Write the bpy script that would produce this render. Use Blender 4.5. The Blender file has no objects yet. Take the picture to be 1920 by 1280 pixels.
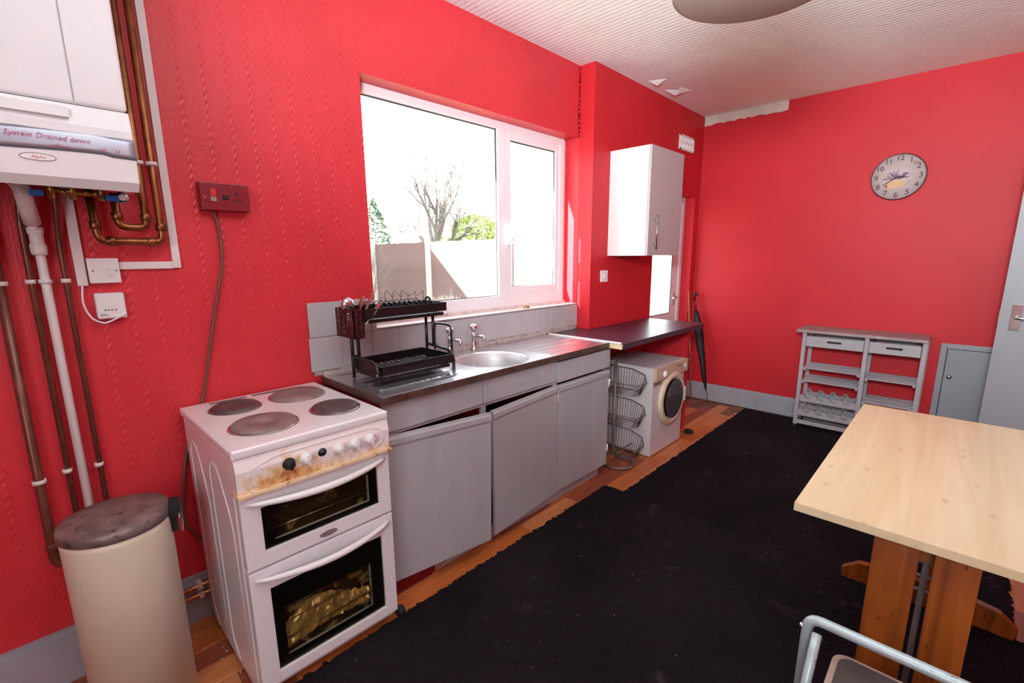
import bpy, bmesh, math, random
from mathutils import Vector, Matrix, noise
random.seed(7)
S = bpy.context.scene
COL = S.collection
PI = math.pi
# ------------------------------------------------------------------ camera
cam = bpy.data.cameras.new('camera'); co = bpy.data.objects.new('camera', cam); COL.objects.link(co)
YAW, PIT, ROL = math.radians(43.7729), math.radians(-11.3361), math.radians(-.4195)
F = Vector((-math.sin(YAW)*math.cos(PIT), math.cos(YAW)*math.cos(PIT), math.sin(PIT)))
R0 = Vector((math.cos(YAW), math.sin(YAW), 0)); U0 = R0.cross(F)
Rr = R0*math.cos(ROL)+U0*math.sin(ROL); Uu = -R0*math.sin(ROL)+U0*math.cos(ROL)
M = Matrix((Rr, Uu, -F)).transposed().to_4x4(); M.translation = Vector((2.0238, 0, 1.3942))
co.matrix_world = M
cam.sensor_width = 36; cam.lens = 880.378/1920*36
cam.shift_x = .18/1920; cam.shift_y = 18.38/1920
cam.clip_start = .02; cam.clip_end = 300
S.camera = co
# ------------------------------------------------------------------ light
S.view_settings.view_transform = 'Standard'; S.view_settings.look = 'None'
S.view_settings.gamma = 1; S.view_settings.use_curve_mapping = False
S.view_settings.exposure = -0.08
w = bpy.data.worlds.new('world'); S.world = w; w.use_nodes = True
bg = w.node_tree.nodes['Background']; bg.inputs[0].default_value = (.80, .93, 1, 1); bg.inputs[1].default_value = 7.5
sd = bpy.data.lights.new('sun', 'SUN'); sd.energy = 70; sd.angle = math.radians(.6); sd.color = (1, .95, .86)
so = bpy.data.objects.new('sun', sd); COL.objects.link(so)
so.rotation_euler = Vector((.17, 1, -.42)).to_track_quat('-Z', 'Y').to_euler()
def area(name, loc, aim, sx, sy, e, col=(1, 1, 1)):
    l = bpy.data.lights.new(name, 'AREA'); l.shape = 'RECTANGLE'; l.size = sx; l.size_y = sy; l.energy = e; l.color = col
    o = bpy.data.objects.new(name, l); COL.objects.link(o); o.location = loc
    o.rotation_euler = (Vector(aim)-Vector(loc)).to_track_quat('-Z', 'Y').to_euler(); return o
# fill light added behind the camera, no window there, and the photographer's flash bounced up to the ceiling
area('rear_fill_light', (2.45, -1.28, 1.6), (1.2, 3.0, 1.3), 1.5, 1.2, 42, (.84, .97, 1))
fl_ = area('bounced_flash', (2.1, -.3, 1.85), (1.8, 1.3, 2.63), .4, .4, 100, (.86, .98, 1)); fl_.data.spread = math.radians(120)
# portal to help sample the sky through the window
pt = area('sky_portal', (-.27, 1.97, 1.65), (3, 1.97, 1.65), 1.62, 1.16, 1); pt.data.cycles.is_portal = True

# ------------------------------------------------------------------ materials
def srgb(r, g, b):
    f = lambda c: (c/255/12.92 if c <= 10 else ((c/255+.055)/1.055)**2.4)
    return (f(r), f(g), f(b), 1)
def mat(name, col, rough=.5, metal=0, var=.0, vs=6, bump=0, bs=60, coat=0, spots=None, sps=20, spt=.62, stretch=None, spec=.5):
    m = bpy.data.materials.new(name); m.use_nodes = True; N = m.node_tree.nodes; L = m.node_tree.links
    b = N['Principled BSDF']; b.inputs['Roughness'].default_value = rough; b.inputs['Metallic'].default_value = metal
    b.inputs['Coat Weight'].default_value = coat; b.inputs['Specular IOR Level'].default_value = spec
    tc = N.new('ShaderNodeTexCoord'); vec = tc.outputs['Object']
    if stretch:
        mp = N.new('ShaderNodeMapping'); mp.inputs['Scale'].default_value = stretch; L.new(vec, mp.inputs[0]); vec = mp.outputs[0]
    n = N.new('ShaderNodeTexNoise'); n.inputs['Scale'].default_value = vs; n.inputs['Detail'].default_value = 6; L.new(vec, n.inputs['Vector'])
    mr = N.new('ShaderNodeMapRange'); mr.inputs[1].default_value = .3; mr.inputs[2].default_value = .7
    mr.inputs[3].default_value = 1-var; mr.inputs[4].default_value = 1+var*.6; L.new(n.outputs[0], mr.inputs[0])
    mx = N.new('ShaderNodeMix'); mx.data_type = 'RGBA'; mx.blend_type = 'MULTIPLY'; mx.inputs[0].default_value = 1
    mx.inputs[6].default_value = col; L.new(mr.outputs[0], mx.inputs[7]); out = mx.outputs[2]
    if spots:
        n2 = N.new('ShaderNodeTexNoise'); n2.inputs['Scale'].default_value = sps; n2.inputs['Detail'].default_value = 8; n2.inputs['Roughness'].default_value = .7
        L.new(vec, n2.inputs['Vector'])
        r2 = N.new('ShaderNodeMapRange'); r2.inputs[1].default_value = spt; r2.inputs[2].default_value = spt+.08; L.new(n2.outputs[0], r2.inputs[0])
        m2 = N.new('ShaderNodeMix'); m2.data_type = 'RGBA'; m2.inputs[7].default_value = spots; L.new(r2.outputs[0], m2.inputs[0]); L.new(out, m2.inputs[6]); out = m2.outputs[2]
    L.new(out, b.inputs['Base Color'])
    if bump:
        nb = N.new('ShaderNodeTexNoise'); nb.inputs['Scale'].default_value = bs; nb.inputs['Detail'].default_value = 5; L.new(vec, nb.inputs['Vector'])
        bp = N.new('ShaderNodeBump'); bp.inputs['Strength'].default_value = bump; bp.inputs['Distance'].default_value = .004
        L.new(nb.outputs[0], bp.inputs['Height']); L.new(bp.outputs[0], b.inputs['Normal'])
    return m
def nd(m, t, **kw):
    n = m.node_tree.nodes.new(t)
    for k, v in kw.items():
        if isinstance(k, str) and k.startswith('i'): n.inputs[int(k[1:])].default_value = v
        else: setattr(n, k, v)
    return n
def mathn(m, op, a, b=None, c=None):
    n = m.node_tree.nodes.new('ShaderNodeMath'); n.operation = op
    for i, v in enumerate((a, b, c)):
        if v is None: continue
        if isinstance(v, (int, float)): n.inputs[i].default_value = v
        else: m.node_tree.links.new(v, n.inputs[i])
    return n.outputs[0]
RED = srgb(205, 48, 58)
def wallpaper():
    # painted embossed paper: vertical cable strips over fine ribs
    m = mat('red_wallpaper', RED, .42, var=.10, vs=2.2, spec=.45, spots=srgb(232, 120, 120), sps=26, spt=.735)
    L = m.node_tree.links; b = m.node_tree.nodes['Principled BSDF']
    tc = nd(m, 'ShaderNodeTexCoord'); sx = nd(m, 'ShaderNodeSeparateXYZ'); L.new(tc.outputs['Object'], sx.inputs[0])
    y, z = sx.outputs[1], sx.outputs[2]
    cell = mathn(m, 'FRACT', mathn(m, 'MULTIPLY', y, 1/.075))
    cd = mathn(m, 'ABSOLUTE', mathn(m, 'SUBTRACT', cell, .5))
    rope = mathn(m, 'LESS_THAN', cd, .13)
    tw = mathn(m, 'SINE', mathn(m, 'ADD', mathn(m, 'MULTIPLY', z, 210), mathn(m, 'MULTIPLY', cd, 22)))
    ribs = mathn(m, 'SINE', mathn(m, 'MULTIPLY', y, 2*PI/.0094))
    nz = nd(m, 'ShaderNodeTexNoise'); nz.inputs['Scale'].default_value = 90; nz.inputs['Detail'].default_value = 5; L.new(tc.outputs['Object'], nz.inputs['Vector'])
    nb = nd(m, 'ShaderNodeTexNoise'); nb.inputs['Scale'].default_value = 5; nb.inputs['Detail'].default_value = 3; L.new(tc.outputs['Object'], nb.inputs['Vector'])
    h = mathn(m, 'ADD', mathn(m, 'MULTIPLY', mathn(m, 'MULTIPLY', tw, rope), 1.1), mathn(m, 'MULTIPLY', ribs, .12))
    h = mathn(m, 'ADD', h, mathn(m, 'MULTIPLY', nz.outputs[0], 1.9))
    h = mathn(m, 'ADD', h, mathn(m, 'MULTIPLY', nb.outputs[0], 1.5))
    bp = nd(m, 'ShaderNodeBump'); bp.inputs['Strength'].default_value = .34; bp.inputs['Distance'].default_value = .002
    L.new(h, bp.inputs['Height']); L.new(bp.outputs[0], b.inputs['Normal']); return m
def ceiling_mat():
    m = mat('ceiling_paper', srgb(236, 234, 234), .8, var=.04, vs=3)
    L = m.node_tree.links; b = m.node_tree.nodes['Principled BSDF']
    tc = nd(m, 'ShaderNodeTexCoord'); sx = nd(m, 'ShaderNodeSeparateXYZ'); L.new(tc.outputs['Object'], sx.inputs[0])
    nz = nd(m, 'ShaderNodeTexNoise'); nz.inputs['Scale'].default_value = 30; nz.inputs['Detail'].default_value = 5; L.new(tc.outputs['Object'], nz.inputs['Vector'])
    fr = mathn(m, 'FRACT', mathn(m, 'MULTIPLY', mathn(m, 'ADD', sx.outputs[1], mathn(m, 'MULTIPLY', nz.outputs[0], .012)), 1/.034))
    g = mathn(m, 'SMOOTH_MIN', mathn(m, 'MULTIPLY', mathn(m, 'ABSOLUTE', mathn(m, 'SUBTRACT', fr, .5)), 5), 1, .2)
    h = mathn(m, 'ADD', mathn(m, 'MULTIPLY', g, .8), mathn(m, 'MULTIPLY', nz.outputs[0], .9))
    bp = nd(m, 'ShaderNodeBump'); bp.inputs['Strength'].default_value = .55; bp.inputs['Distance'].default_value = .003
    L.new(h, bp.inputs['Height']); L.new(bp.outputs[0], b.inputs['Normal']); return m
def wood(name, c1, c2, axis=1, sc=22, rough=.45, knots=None, coat=0, contrast=1):
    m = mat(name, c1, rough, coat=coat); N = m.node_tree.nodes; L = m.node_tree.links; b = N['Principled BSDF']
    tc = nd(m, 'ShaderNodeTexCoord'); mp = nd(m, 'ShaderNodeMapping'); s = [sc]*3; s[axis] = sc*.06; mp.inputs['Scale'].default_value = s
    L.new(tc.outputs['Object'], mp.inputs[0])
    n = nd(m, 'ShaderNodeTexNoise'); n.inputs['Scale'].default_value = 1; n.inputs['Detail'].default_value = 7; n.inputs['Distortion'].default_value = 1.2
    L.new(mp.outputs[0], n.inputs['Vector'])
    cr = nd(m, 'ShaderNodeValToRGB'); cr.color_ramp.elements[0].position = .5-.22*contrast; cr.color_ramp.elements[0].color = c2
    cr.color_ramp.elements[1].position = .55+.1*contrast; cr.color_ramp.elements[1].color = c1; L.new(n.outputs[0], cr.inputs[0]); out = cr.outputs[0]
    if knots:
        v = nd(m, 'ShaderNodeTexVoronoi'); mp2 = nd(m, 'ShaderNodeMapping'); s2 = [knots[1]]*3; s2[axis] *= .45; mp2.inputs['Scale'].default_value = s2
        L.new(tc.outputs['Object'], mp2.inputs[0]); L.new(mp2.outputs[0], v.inputs['Vector'])
        r = nd(m, 'ShaderNodeMapRange'); r.inputs[1].default_value = .06; r.inputs[2].default_value = .17; r.inputs[3].default_value = .85; r.inputs[4].default_value = 0
        L.new(v.outputs['Distance'], r.inputs[0]); mx = nd(m, 'ShaderNodeMix'); mx.data_type = 'RGBA'; mx.inputs[7].default_value = knots[0]
        L.new(r.outputs[0], mx.inputs[0]); L.new(out, mx.inputs[6]); out = mx.outputs[2]
    L.new(out, b.inputs['Base Color']); return m
def enamel_rust():
    # rust and burnt fat creeping up from the lower edge of the control panel, thickest at its left
    m = mat('stained_enamel', srgb(238, 230, 230), .25, coat=.3); N = m.node_tree.nodes; L = m.node_tree.links; b = N['Principled BSDF']
    tc = nd(m, 'ShaderNodeTexCoord'); sx = nd(m, 'ShaderNodeSeparateXYZ'); L.new(tc.outputs['Object'], sx.inputs[0])
    n = nd(m, 'ShaderNodeTexNoise'); n.inputs['Scale'].default_value = 38; n.inputs['Detail'].default_value = 8; n.inputs['Roughness'].default_value = .75; L.new(tc.outputs['Object'], n.inputs['Vector'])
    zz = mathn(m, 'SUBTRACT', 1.0, mathn(m, 'MULTIPLY', mathn(m, 'SUBTRACT', sx.outputs[2], .735), 13))
    yy = mathn(m, 'MAXIMUM', mathn(m, 'SUBTRACT', 1.0, mathn(m, 'MULTIPLY', mathn(m, 'ABSOLUTE', mathn(m, 'SUBTRACT', sx.outputs[1], -.10)), 6)), .0)
    v = mathn(m, 'ADD', mathn(m, 'MULTIPLY', n.outputs[0], 1.5), mathn(m, 'ADD', mathn(m, 'MULTIPLY', zz, .42), mathn(m, 'MULTIPLY', yy, .40)))
    cr = nd(m, 'ShaderNodeValToRGB'); e = cr.color_ramp.elements; e[0].position = .55; e[0].color = srgb(238, 230, 230); e[1].position = .93; e[1].color = srgb(52, 26, 16)
    a = e.new(.68); a.color = srgb(226, 190, 140); a = e.new(.84); a.color = srgb(176, 100, 40)
    L.new(mathn(m, 'MULTIPLY', v, .525), cr.inputs[0]); L.new(cr.outputs[0], b.inputs['Base Color']); return m
def glassm(name, tint=(1, 1, 1, 1), refl=.07):
    m = bpy.data.materials.new(name); m.use_nodes = True; N = m.node_tree.nodes; L = m.node_tree.links; N.clear()
    o = N.new('ShaderNodeOutputMaterial'); t = N.new('ShaderNodeBsdfTransparent'); t.inputs[0].default_value = tint
    g = N.new('ShaderNodeBsdfGlossy'); g.inputs['Roughness'].default_value = .02; mx = N.new('ShaderNodeMixShader')
    lw = N.new('ShaderNodeLayerWeight'); lw.inputs[0].default_value = .5; pw = N.new('ShaderNodeMath'); pw.operation = 'POWER'; pw.inputs[1].default_value = 5; ml = N.new('ShaderNodeMath'); ml.operation = 'MULTIPLY_ADD'; ml.inputs[1].default_value = .5; ml.inputs[2].default_value = refl*.4; L.new(lw.outputs['Facing'], pw.inputs[0]); L.new(pw.outputs[0], ml.inputs[0]); L.new(ml.outputs[0], mx.inputs[0]); L.new(t.outputs[0], mx.inputs[1]); L.new(g.outputs[0], mx.inputs[2])
    L.new(mx.outputs[0], o.inputs[0]); return m

MAT = dict(
    paper=wallpaper(), ceil=ceiling_mat(),
    red=mat('red_wall_paint', srgb(196, 36, 46), .52, spec=.3, var=.07, vs=2.5, bump=.12, bs=30),
    white=mat('white_plastic', srgb(232, 230, 230), .35), whitedirty=mat('marked_white_plastic', srgb(226, 218, 216), .4, var=.06, vs=9, spots=srgb(150, 120, 110), sps=60, spt=.72),
    enamel=mat('white_enamel', srgb(232, 230, 232), .22, coat=.4, var=.03, vs=8, spots=srgb(190, 120, 70), sps=45, spt=.74),
    stain=enamel_rust(), rusty=mat('rusty_cream_lip', srgb(224, 196, 158), .5, var=.12, vs=20, spots=srgb(120, 66, 26), sps=40, spt=.55),
    boiler=mat('boiler_white', srgb(238, 238, 240), .3, coat=.2), tape=mat('silver_tape', srgb(158, 158, 170), .32, metal=.6, var=.06, vs=14),
    copper=mat('tarnished_copper', srgb(140, 86, 52), .36, metal=.85, var=.4, vs=22, spots=srgb(60, 40, 30), sps=24, spt=.6),
    copperbright=mat('bright_copper', srgb(196, 128, 84), .3, metal=.9, var=.3, vs=30, spots=srgb(90, 120, 104), sps=40, spt=.68),
    pipebrown=mat('brown_painted_pipe', srgb(112, 62, 48), .35, metal=.35, var=.3, vs=20), brass=mat('brass', srgb(178, 142, 74), .35, metal=.85, var=.2, vs=40),
    blue=mat('blue_plastic', srgb(30, 110, 190), .4), dark=mat('dark_metal', srgb(26, 22, 24), .45, metal=.2), black=mat('black_gloss', srgb(20, 17, 20), .3),
    darkglass=mat('oven_glass', srgb(8, 7, 8), .06, spec=.6, coat=.3), oven=mat('greasy_oven_interior', srgb(74, 60, 40), .3, metal=.3, var=.5, vs=12, spots=srgb(196, 172, 110), sps=14, spt=.56, bump=.8, bs=30),
    foil=mat('crumpled_foil', srgb(226, 200, 130), .3, metal=.5, var=.4, vs=20, bump=1, bs=40),
    hot=mat('worn_hotplate_iron', srgb(136, 112, 108), .6, metal=.2, var=.3, vs=18, bump=.15, bs=60), hotd=mat('dark_hotplate_iron', srgb(86, 68, 70), .55, metal=.2, var=.3, vs=20, bump=.15, bs=60),
    chrome=mat('chrome', srgb(206, 206, 210), .15, metal=1), steel=mat('worn_steel', srgb(216, 214, 218), .24, metal=.9, var=.10, vs=7, stretch=(6, .8, 6), spots=srgb(140, 110, 92), sps=9, spt=.68),
    brushed=mat('brushed_bowl_steel', srgb(196, 192, 194), .5, metal=.6, var=.05, vs=9),
    steeledge=mat('stained_steel_edge', srgb(112, 92, 84), .42, metal=.6, var=.35, vs=14, spots=srgb(96, 52, 34), sps=20, spt=.55),
    grey=mat('grey_painted_wood', srgb(170, 168, 171), .5, var=.07, vs=5, bump=.12, bs=90, stretch=(3, 3, .5)), greytile=mat('grey_painted_tile', srgb(178, 172, 174), .33, var=.06, vs=9),
    greyd=mat('grey_gloss_paint', srgb(150, 152, 158), .4, var=.05, vs=4), skirting=mat('grey_skirting_paint', srgb(158, 158, 166), .45, var=.08, vs=6),
    grout=mat('grubby_grout', srgb(176, 160, 156), .8, var=.2, vs=20, spots=srgb(140, 96, 84), sps=14, spt=.6, bump=.6, bs=40),
    redin=mat('dark_red_paint', srgb(130, 10, 24), .5, var=.2, vs=12, spots=srgb(200, 180, 180), sps=16, spt=.68),
    worktop=mat('dark_plum_worktop', srgb(66, 46, 60), .34, var=.15, vs=120), chip=mat('raw_chipboard', srgb(214, 190, 150), .8, var=.15, vs=60),
    bin=mat('cream_bin_enamel', srgb(222, 210, 188), .42, var=.08, vs=5, spots=srgb(140, 110, 90), sps=34, spt=.7), binlid=mat('scuffed_bin_lid', srgb(128, 108, 106), .5, metal=.3, var=.45, vs=26, bump=.15, bs=60, spots=srgb(70, 54, 54), sps=30, spt=.56),
    plaster=mat('bare_plaster', srgb(206, 196, 186), .85, var=.1, vs=12, bump=.4, bs=40), washer=mat('washing_machine_white', srgb(212, 200, 204), .35, var=.05, vs=7),
    washcream=mat('yellowed_plastic', srgb(200, 172, 150), .4, var=.1, vs=12), ringcream=mat('cream_door_ring', srgb(216, 196, 170), .4, var=.06, vs=9), wire=mat('brown_grey_wire', srgb(108, 96, 90), .4, metal=.6),
    tube=mat('brown_grey_tube', srgb(118, 104, 96), .4, metal=.4, var=.2, vs=20), cabwhite=mat('white_cabinet_side', srgb(232, 230, 230), .25), cabdoor=mat('grey_cabinet_door', srgb(176, 164, 168), .4),
    rug=mat('black_shag', srgb(26, 19, 24), .95, var=.45, vs=2.2, bump=.9, bs=260, spots=srgb(52, 42, 49), sps=5, spt=.60, spec=.15), crumb=mat('pale_crumb', srgb(190, 180, 175), .8),
    upvc=mat('white_upvc', srgb(236, 228, 232), .3), gasket=mat('dark_gasket', srgb(60, 64, 70), .6), filler=mat('window_filler', srgb(222, 200, 196), .8, var=.2, vs=30, bump=.8, bs=60),
    sill=mat('sill_tile', srgb(222, 216, 216), .35, var=.04, vs=9), lamp=mat('taupe_lamp_shade', srgb(162, 138, 132), .8, var=.03), stoolm=mat('chipped_pale_blue_paint', srgb(168, 182, 186), .35, metal=.2, var=.08, vs=10, spots=srgb(90, 84, 82), sps=60, spt=.62),
    yellow=mat('yellow_paint', srgb(220, 170, 40), .5), stoolseat=mat('worn_brown_board', srgb(62, 52, 50), .5, var=.25, vs=12, spots=srgb(190, 170, 150), sps=9, spt=.7), tan=mat('scuffed_tan_edge', srgb(150, 126, 114), .6, var=.15, vs=30),
    fence=mat('fence_board', srgb(112, 90, 86), .85, var=.25, vs=6, stretch=(4, 4, .6)), concrete=mat('concrete_post', srgb(190, 186, 176), .9, var=.1, vs=12), bark=mat('pale_bark', srgb(116, 106, 98), .9, var=.2, vs=10),
    leaf=mat('yellow_green_leaf', srgb(150, 160, 84), .7, var=.3, vs=3), conifer=mat('conifer_green', srgb(92, 112, 92), .8, var=.3, vs=3), ground=mat('garden_ground', srgb(120, 120, 90), .9, var=.3, vs=2),
    roof=mat('far_roof_tile', srgb(46, 46, 52), .8, var=.15, vs=3), render=mat('far_wall_render', srgb(200, 196, 190), .9), brick=mat('neighbour_brick', srgb(150, 96, 78), .9, var=.2, vs=6),
    sockred=mat('overpainted_socket', srgb(128, 16, 34), .35, var=.2, vs=40, bump=.2, bs=120), cable=mat('brown_cable', srgb(110, 70, 56), .5, var=.2, vs=40), rubber=mat('black_rubber', srgb(18, 17, 18), .7),
    umb=mat('black_umbrella_cloth', srgb(20, 18, 22), .6, var=.3, vs=30), stick=mat('bamboo_stick', srgb(168, 122, 76), .5, var=.2, vs=30), ink=mat('red_ink', srgb(190, 110, 130), .7), logo=mat('red_logo_print', srgb(190, 60, 60), .5), inkd=mat('dark_print', srgb(34, 28, 30), .6),
    clockf=mat('distressed_clock_face', srgb(196, 180, 180), .5, var=.08, vs=22, spots=srgb(170, 150, 160), sps=20, spt=.6), lav=mat('lavender_print', srgb(120, 78, 108), .6, var=.3, vs=60), cup=mat('cream_cup_print', srgb(206, 170, 124), .6), clockrim=mat('dark_clock_rim', srgb(84, 30, 34), .4),
    cartw=mat('grey_washed_wood', srgb(168, 164, 168), .6, var=.08, vs=6), carttop=mat('worn_cart_top', srgb(158, 140, 140), .55, var=.16, vs=9), cork=mat('cork', srgb(170, 136, 100), .9, var=.3, vs=90),
    pine=wood('orange_pine', srgb(160, 86, 30), srgb(104, 48, 15), 2, 26, .35, (srgb(60, 28, 12), 8.0), .2), tabletop=wood('pale_table_laminate', srgb(214, 196, 162), srgb(200, 176, 138), 1, 16, .36, (srgb(192, 154, 118), 3.4), .15, .9),
    glass=glassm('window_glass'), blade=mat('cutlery_steel', srgb(190, 186, 188), .25, metal=.9), wooden=mat('wooden_spoon', srgb(150, 78, 66), .6),
    plank1=wood('orange_laminate', srgb(196, 112, 58), srgb(158, 78, 36), 1, 30, .35), plank2=wood('red_brown_laminate', srgb(160, 84, 58), srgb(124, 56, 38), 1, 30, .35), plank3=wood('tan_laminate', srgb(206, 132, 84), srgb(170, 96, 54), 1, 30, .35),
    underfloor=mat('dusty_subfloor', srgb(120, 80, 60), .8, var=.3, vs=9), greyrail=mat('grey_metal_rail', srgb(132, 118, 120), .45, metal=.2, var=.1), pink=mat('pink_red_plastic', srgb(196, 40, 40), .4),
)
# ------------------------------------------------------------------ mesh helpers
class MB:
    """collects shapes in world coordinates and links them as one mesh object"""
    def __init__(s): s.bm = bmesh.new()
    def _xf(s, vs, rot, c):
        if rot is not None:
            for v in vs: v.co = rot @ (v.co-Vector(c)) + Vector(c)
    def box(s, a, b, bev=0, rot=None, c=None, seg=2):
        lo = Vector([min(a[i], b[i]) for i in range(3)]); hi = Vector([max(a[i], b[i]) for i in range(3)])
        vs = [s.bm.verts.new((x, y, z)) for x in (lo.x, hi.x) for y in (lo.y, hi.y) for z in (lo.z, hi.z)]
        fs = [s.bm.faces.new([vs[i] for i in q]) for q in ((0, 1, 3, 2), (4, 6, 7, 5), (0, 4, 5, 1), (2, 3, 7, 6), (0, 2, 6, 4), (1, 5, 7, 3))]
        allv = set(vs)
        if bev:
            es = list({e for f in fs for e in f.edges})
            r = bmesh.ops.bevel(s.bm, geom=es, offset=bev, segments=seg, affect='EDGES', profile=.7)
            allv = {v for f in r['faces'] for v in f.verts} | {v for v in allv if v.is_valid}
        s._xf(allv, rot, c if c else (lo+hi)/2); return s
    def tube(s, pts, r, n=8, caps=True, closed=False, smooth=0):
        pts = [Vector(p) for p in pts]
        if smooth: pts = round_path(pts, smooth)
        k = len(pts); rings = []
        up = None
        for i, p in enumerate(pts):
            if closed: t = pts[(i+1) % k]-pts[i-1]
            else: t = pts[min(i+1, k-1)]-pts[max(i-1, 0)]
            t.normalize()
            if up is None: up = Vector((0, 0, 1)) if abs(t.z) < .9 else Vector((0, 1, 0))
            a = t.cross(up).normalized(); up = a.cross(t).normalized()
            rr = r[i] if isinstance(r, (list, tuple)) and not smooth else (r if not isinstance(r, (list, tuple)) else r[0])
            rings.append([s.bm.verts.new(p+(a*math.cos(q)+up*math.sin(q))*rr) for q in [2*PI*j/n for j in range(n)]])
        for i in range(k if closed else k-1):
            A, B = rings[i], rings[(i+1) % k]
            for j in range(n): s.bm.faces.new((A[j], A[(j+1) % n], B[(j+1) % n], B[j])).smooth = True
        if caps and not closed: s.bm.faces.new(rings[0]); s.bm.faces.new(rings[-1][::-1])
        return s
    def lathe(s, prof, c, axis='z', n=32, rot=None):
        c = Vector(c); rings = []
        for r, h in prof:
            ring = []
            for j in range(n):
                a = 2*PI*j/n; u, v = r*math.cos(a), r*math.sin(a)
                p = Vector((u, v, h)) if axis == 'z' else Vector((h, u, v)) if axis == 'x' else Vector((u, h, v))
                if rot is not None: p = rot @ p
                ring.append(s.bm.verts.new(c+p))
            rings.append(ring)
        for i in range(len(rings)-1):
            for j in range(n): s.bm.faces.new((rings[i][j], rings[i][(j+1) % n], rings[i+1][(j+1) % n], rings[i+1][j])).smooth = True
        if prof[0][0] > 1e-5: s.bm.faces.new(rings[0])
        if prof[-1][0] > 1e-5: s.bm.faces.new(rings[-1][::-1])
        return s
    def prism(s, poly, axis, a, b):
        """poly of 2D points on the plane across axis, extruded a..b"""
        i = 'xyz'.index(axis); mk = lambda p, h: (h, p[0], p[1]) if i == 0 else (p[0], h, p[1]) if i == 1 else (p[0], p[1], h)
        A = [s.bm.verts.new(mk(p, a)) for p in poly]; B = [s.bm.verts.new(mk(p, b)) for p in poly]; n = len(poly)
        s.bm.faces.new(A); s.bm.faces.new(B[::-1])
        for j in range(n): s.bm.faces.new((A[j], B[j], B[(j+1) % n], A[(j+1) % n]))
        return s
    def build(s, name, m, parent=None, smooth=False, origin=None):
        bmesh.ops.recalc_face_normals(s.bm, faces=s.bm.faces)
        off = parent.get('_o') if parent else None
        off = Vector(off) if off is not None else (Vector(origin) if origin else Vector((0, 0, 0)))
        if parent is None and origin is None:
            xs = [v.co for v in s.bm.verts]; off = Vector((sum(v.x for v in xs)/len(xs), sum(v.y for v in xs)/len(xs), min(v.z for v in xs)))
        for v in s.bm.verts: v.co -= off
        me = bpy.data.meshes.new(name); s.bm.to_mesh(me); s.bm.free()
        me.materials.append(MAT[m] if isinstance(m, str) else m)
        if smooth:
            for p in me.polygons: p.use_smooth = True
        o = bpy.data.objects.new(name, me); COL.objects.link(o); o['_o'] = list(off)
        if parent: o.parent = parent
        else: o.location = off
        return o
def round_path(pts, r, k=5):
    out = [pts[0]]
    for i in range(1, len(pts)-1):
        p = pts[i]; a = pts[i-1]-p; b = pts[i+1]-p; rr = min(r, a.length*.48, b.length*.48)
        A = p+a.normalized()*rr; B = p+b.normalized()*rr
        for j in range(k+1):
            t = j/k; out.append(A*(1-t)**2+p*2*t*(1-t)+B*t*t)
    out.append(pts[-1]); return out
def curve_path(pts, k=6):
    """catmull-rom through points"""
    P = [Vector(p) for p in pts]; out = []
    for i in range(len(P)-1):
        a, b, c, d = P[max(i-1, 0)], P[i], P[i+1], P[min(i+2, len(P)-1)]
        for j in range(k):
            t = j/k; out.append(.5*((2*b)+(c-a)*t+(2*a-5*b+4*c-d)*t*t+(3*b-a-3*c+d)*t**3))
    out.append(P[-1]); return out
def box(a, b, bev=0, **k): return MB().box(a, b, bev, **k)
def tag(o, label=None, cat=None, group=None, kind=None):
    for k, v in (('label', label), ('category', cat), ('group', group), ('kind', kind)):
        if v: o[k] = v
    return o
def thing(name, loc, label, cat, group=None):
    o = bpy.data.objects.new(name, None); COL.objects.link(o); o.location = loc; o['_o'] = list(loc); o.empty_display_size = .05
    return tag(o, label, cat, group)
def struct(o, label=None): return tag(o, label, kind='structure')
def text(name, body, size, m, origin, right, up, parent, ext=.0006, align='CENTER', shear=0):
    cu = bpy.data.curves.new(name, 'FONT'); cu.body = body; cu.size = size; cu.extrude = ext; cu.align_x = align; cu.align_y = 'CENTER'; cu.shear = shear; cu.resolution_u = 2
    t = bpy.data.objects.new(name, cu); COL.objects.link(t); dg = bpy.context.evaluated_depsgraph_get(); me = bpy.data.meshes.new_from_object(t.evaluated_get(dg))
    bpy.data.objects.remove(t); r = Vector(right).normalized(); u = Vector(up).normalized(); n = r.cross(u)
    off = Vector(parent['_o'])
    for v in me.vertices: v.co = Vector(origin)-off+r*v.co.x+u*v.co.y+n*v.co.z
    me.materials.clear(); me.materials.append(MAT[m]); o = bpy.data.objects.new(name, me); COL.objects.link(o); o.parent = parent; return o
def rz(a): return Matrix.Rotation(a, 3, 'Z')
def rx(a): return Matrix.Rotation(a, 3, 'X')
def ry(a): return Matrix.Rotation(a, 3, 'Y')

# ================================================================== STRUCTURE
H = 2.63; YB = 4.558; XC = .117; YC = 2.79; XR = 3.45; YF = -1.45
DY0, DY1, DZ = 3.69, 4.455, 1.925          # back-door recess
WY0, WY1, WZ0, WZ1 = 1.165, 2.79, 1.055, 2.187
m = MB()                                    # window wall with its opening
m.box((-.25, YF-.1, -.1), (0, WY0, H)); m.box((-.25, WY0, -.1), (0, YC, WZ0)); m.box((-.25, WY0, WZ1), (0, YC, H))
m.box((-.145, YC, -.1), (0, DY0-.2, H)); m.box((-.052, DY0-.2, -.1), (0, DY0, H)); m.box((-.052, DY0, DZ), (0, YB+.1, H)); m.box((-.052, DY1, -.1), (0, YB+.1, DZ))
wl = struct(m.build('wall_left', 'paper', origin=(0, 0, 0)))
m = MB(); m.box((0, YC, 0), (XC, DY0, H)); m.box((0, DY0, DZ), (XC, YB, H)); m.box((0, DY1, 0), (XC, YB, DZ))
struct(m.build('wall_left_boxing', 'red', origin=(0, 0, 0)))
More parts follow.
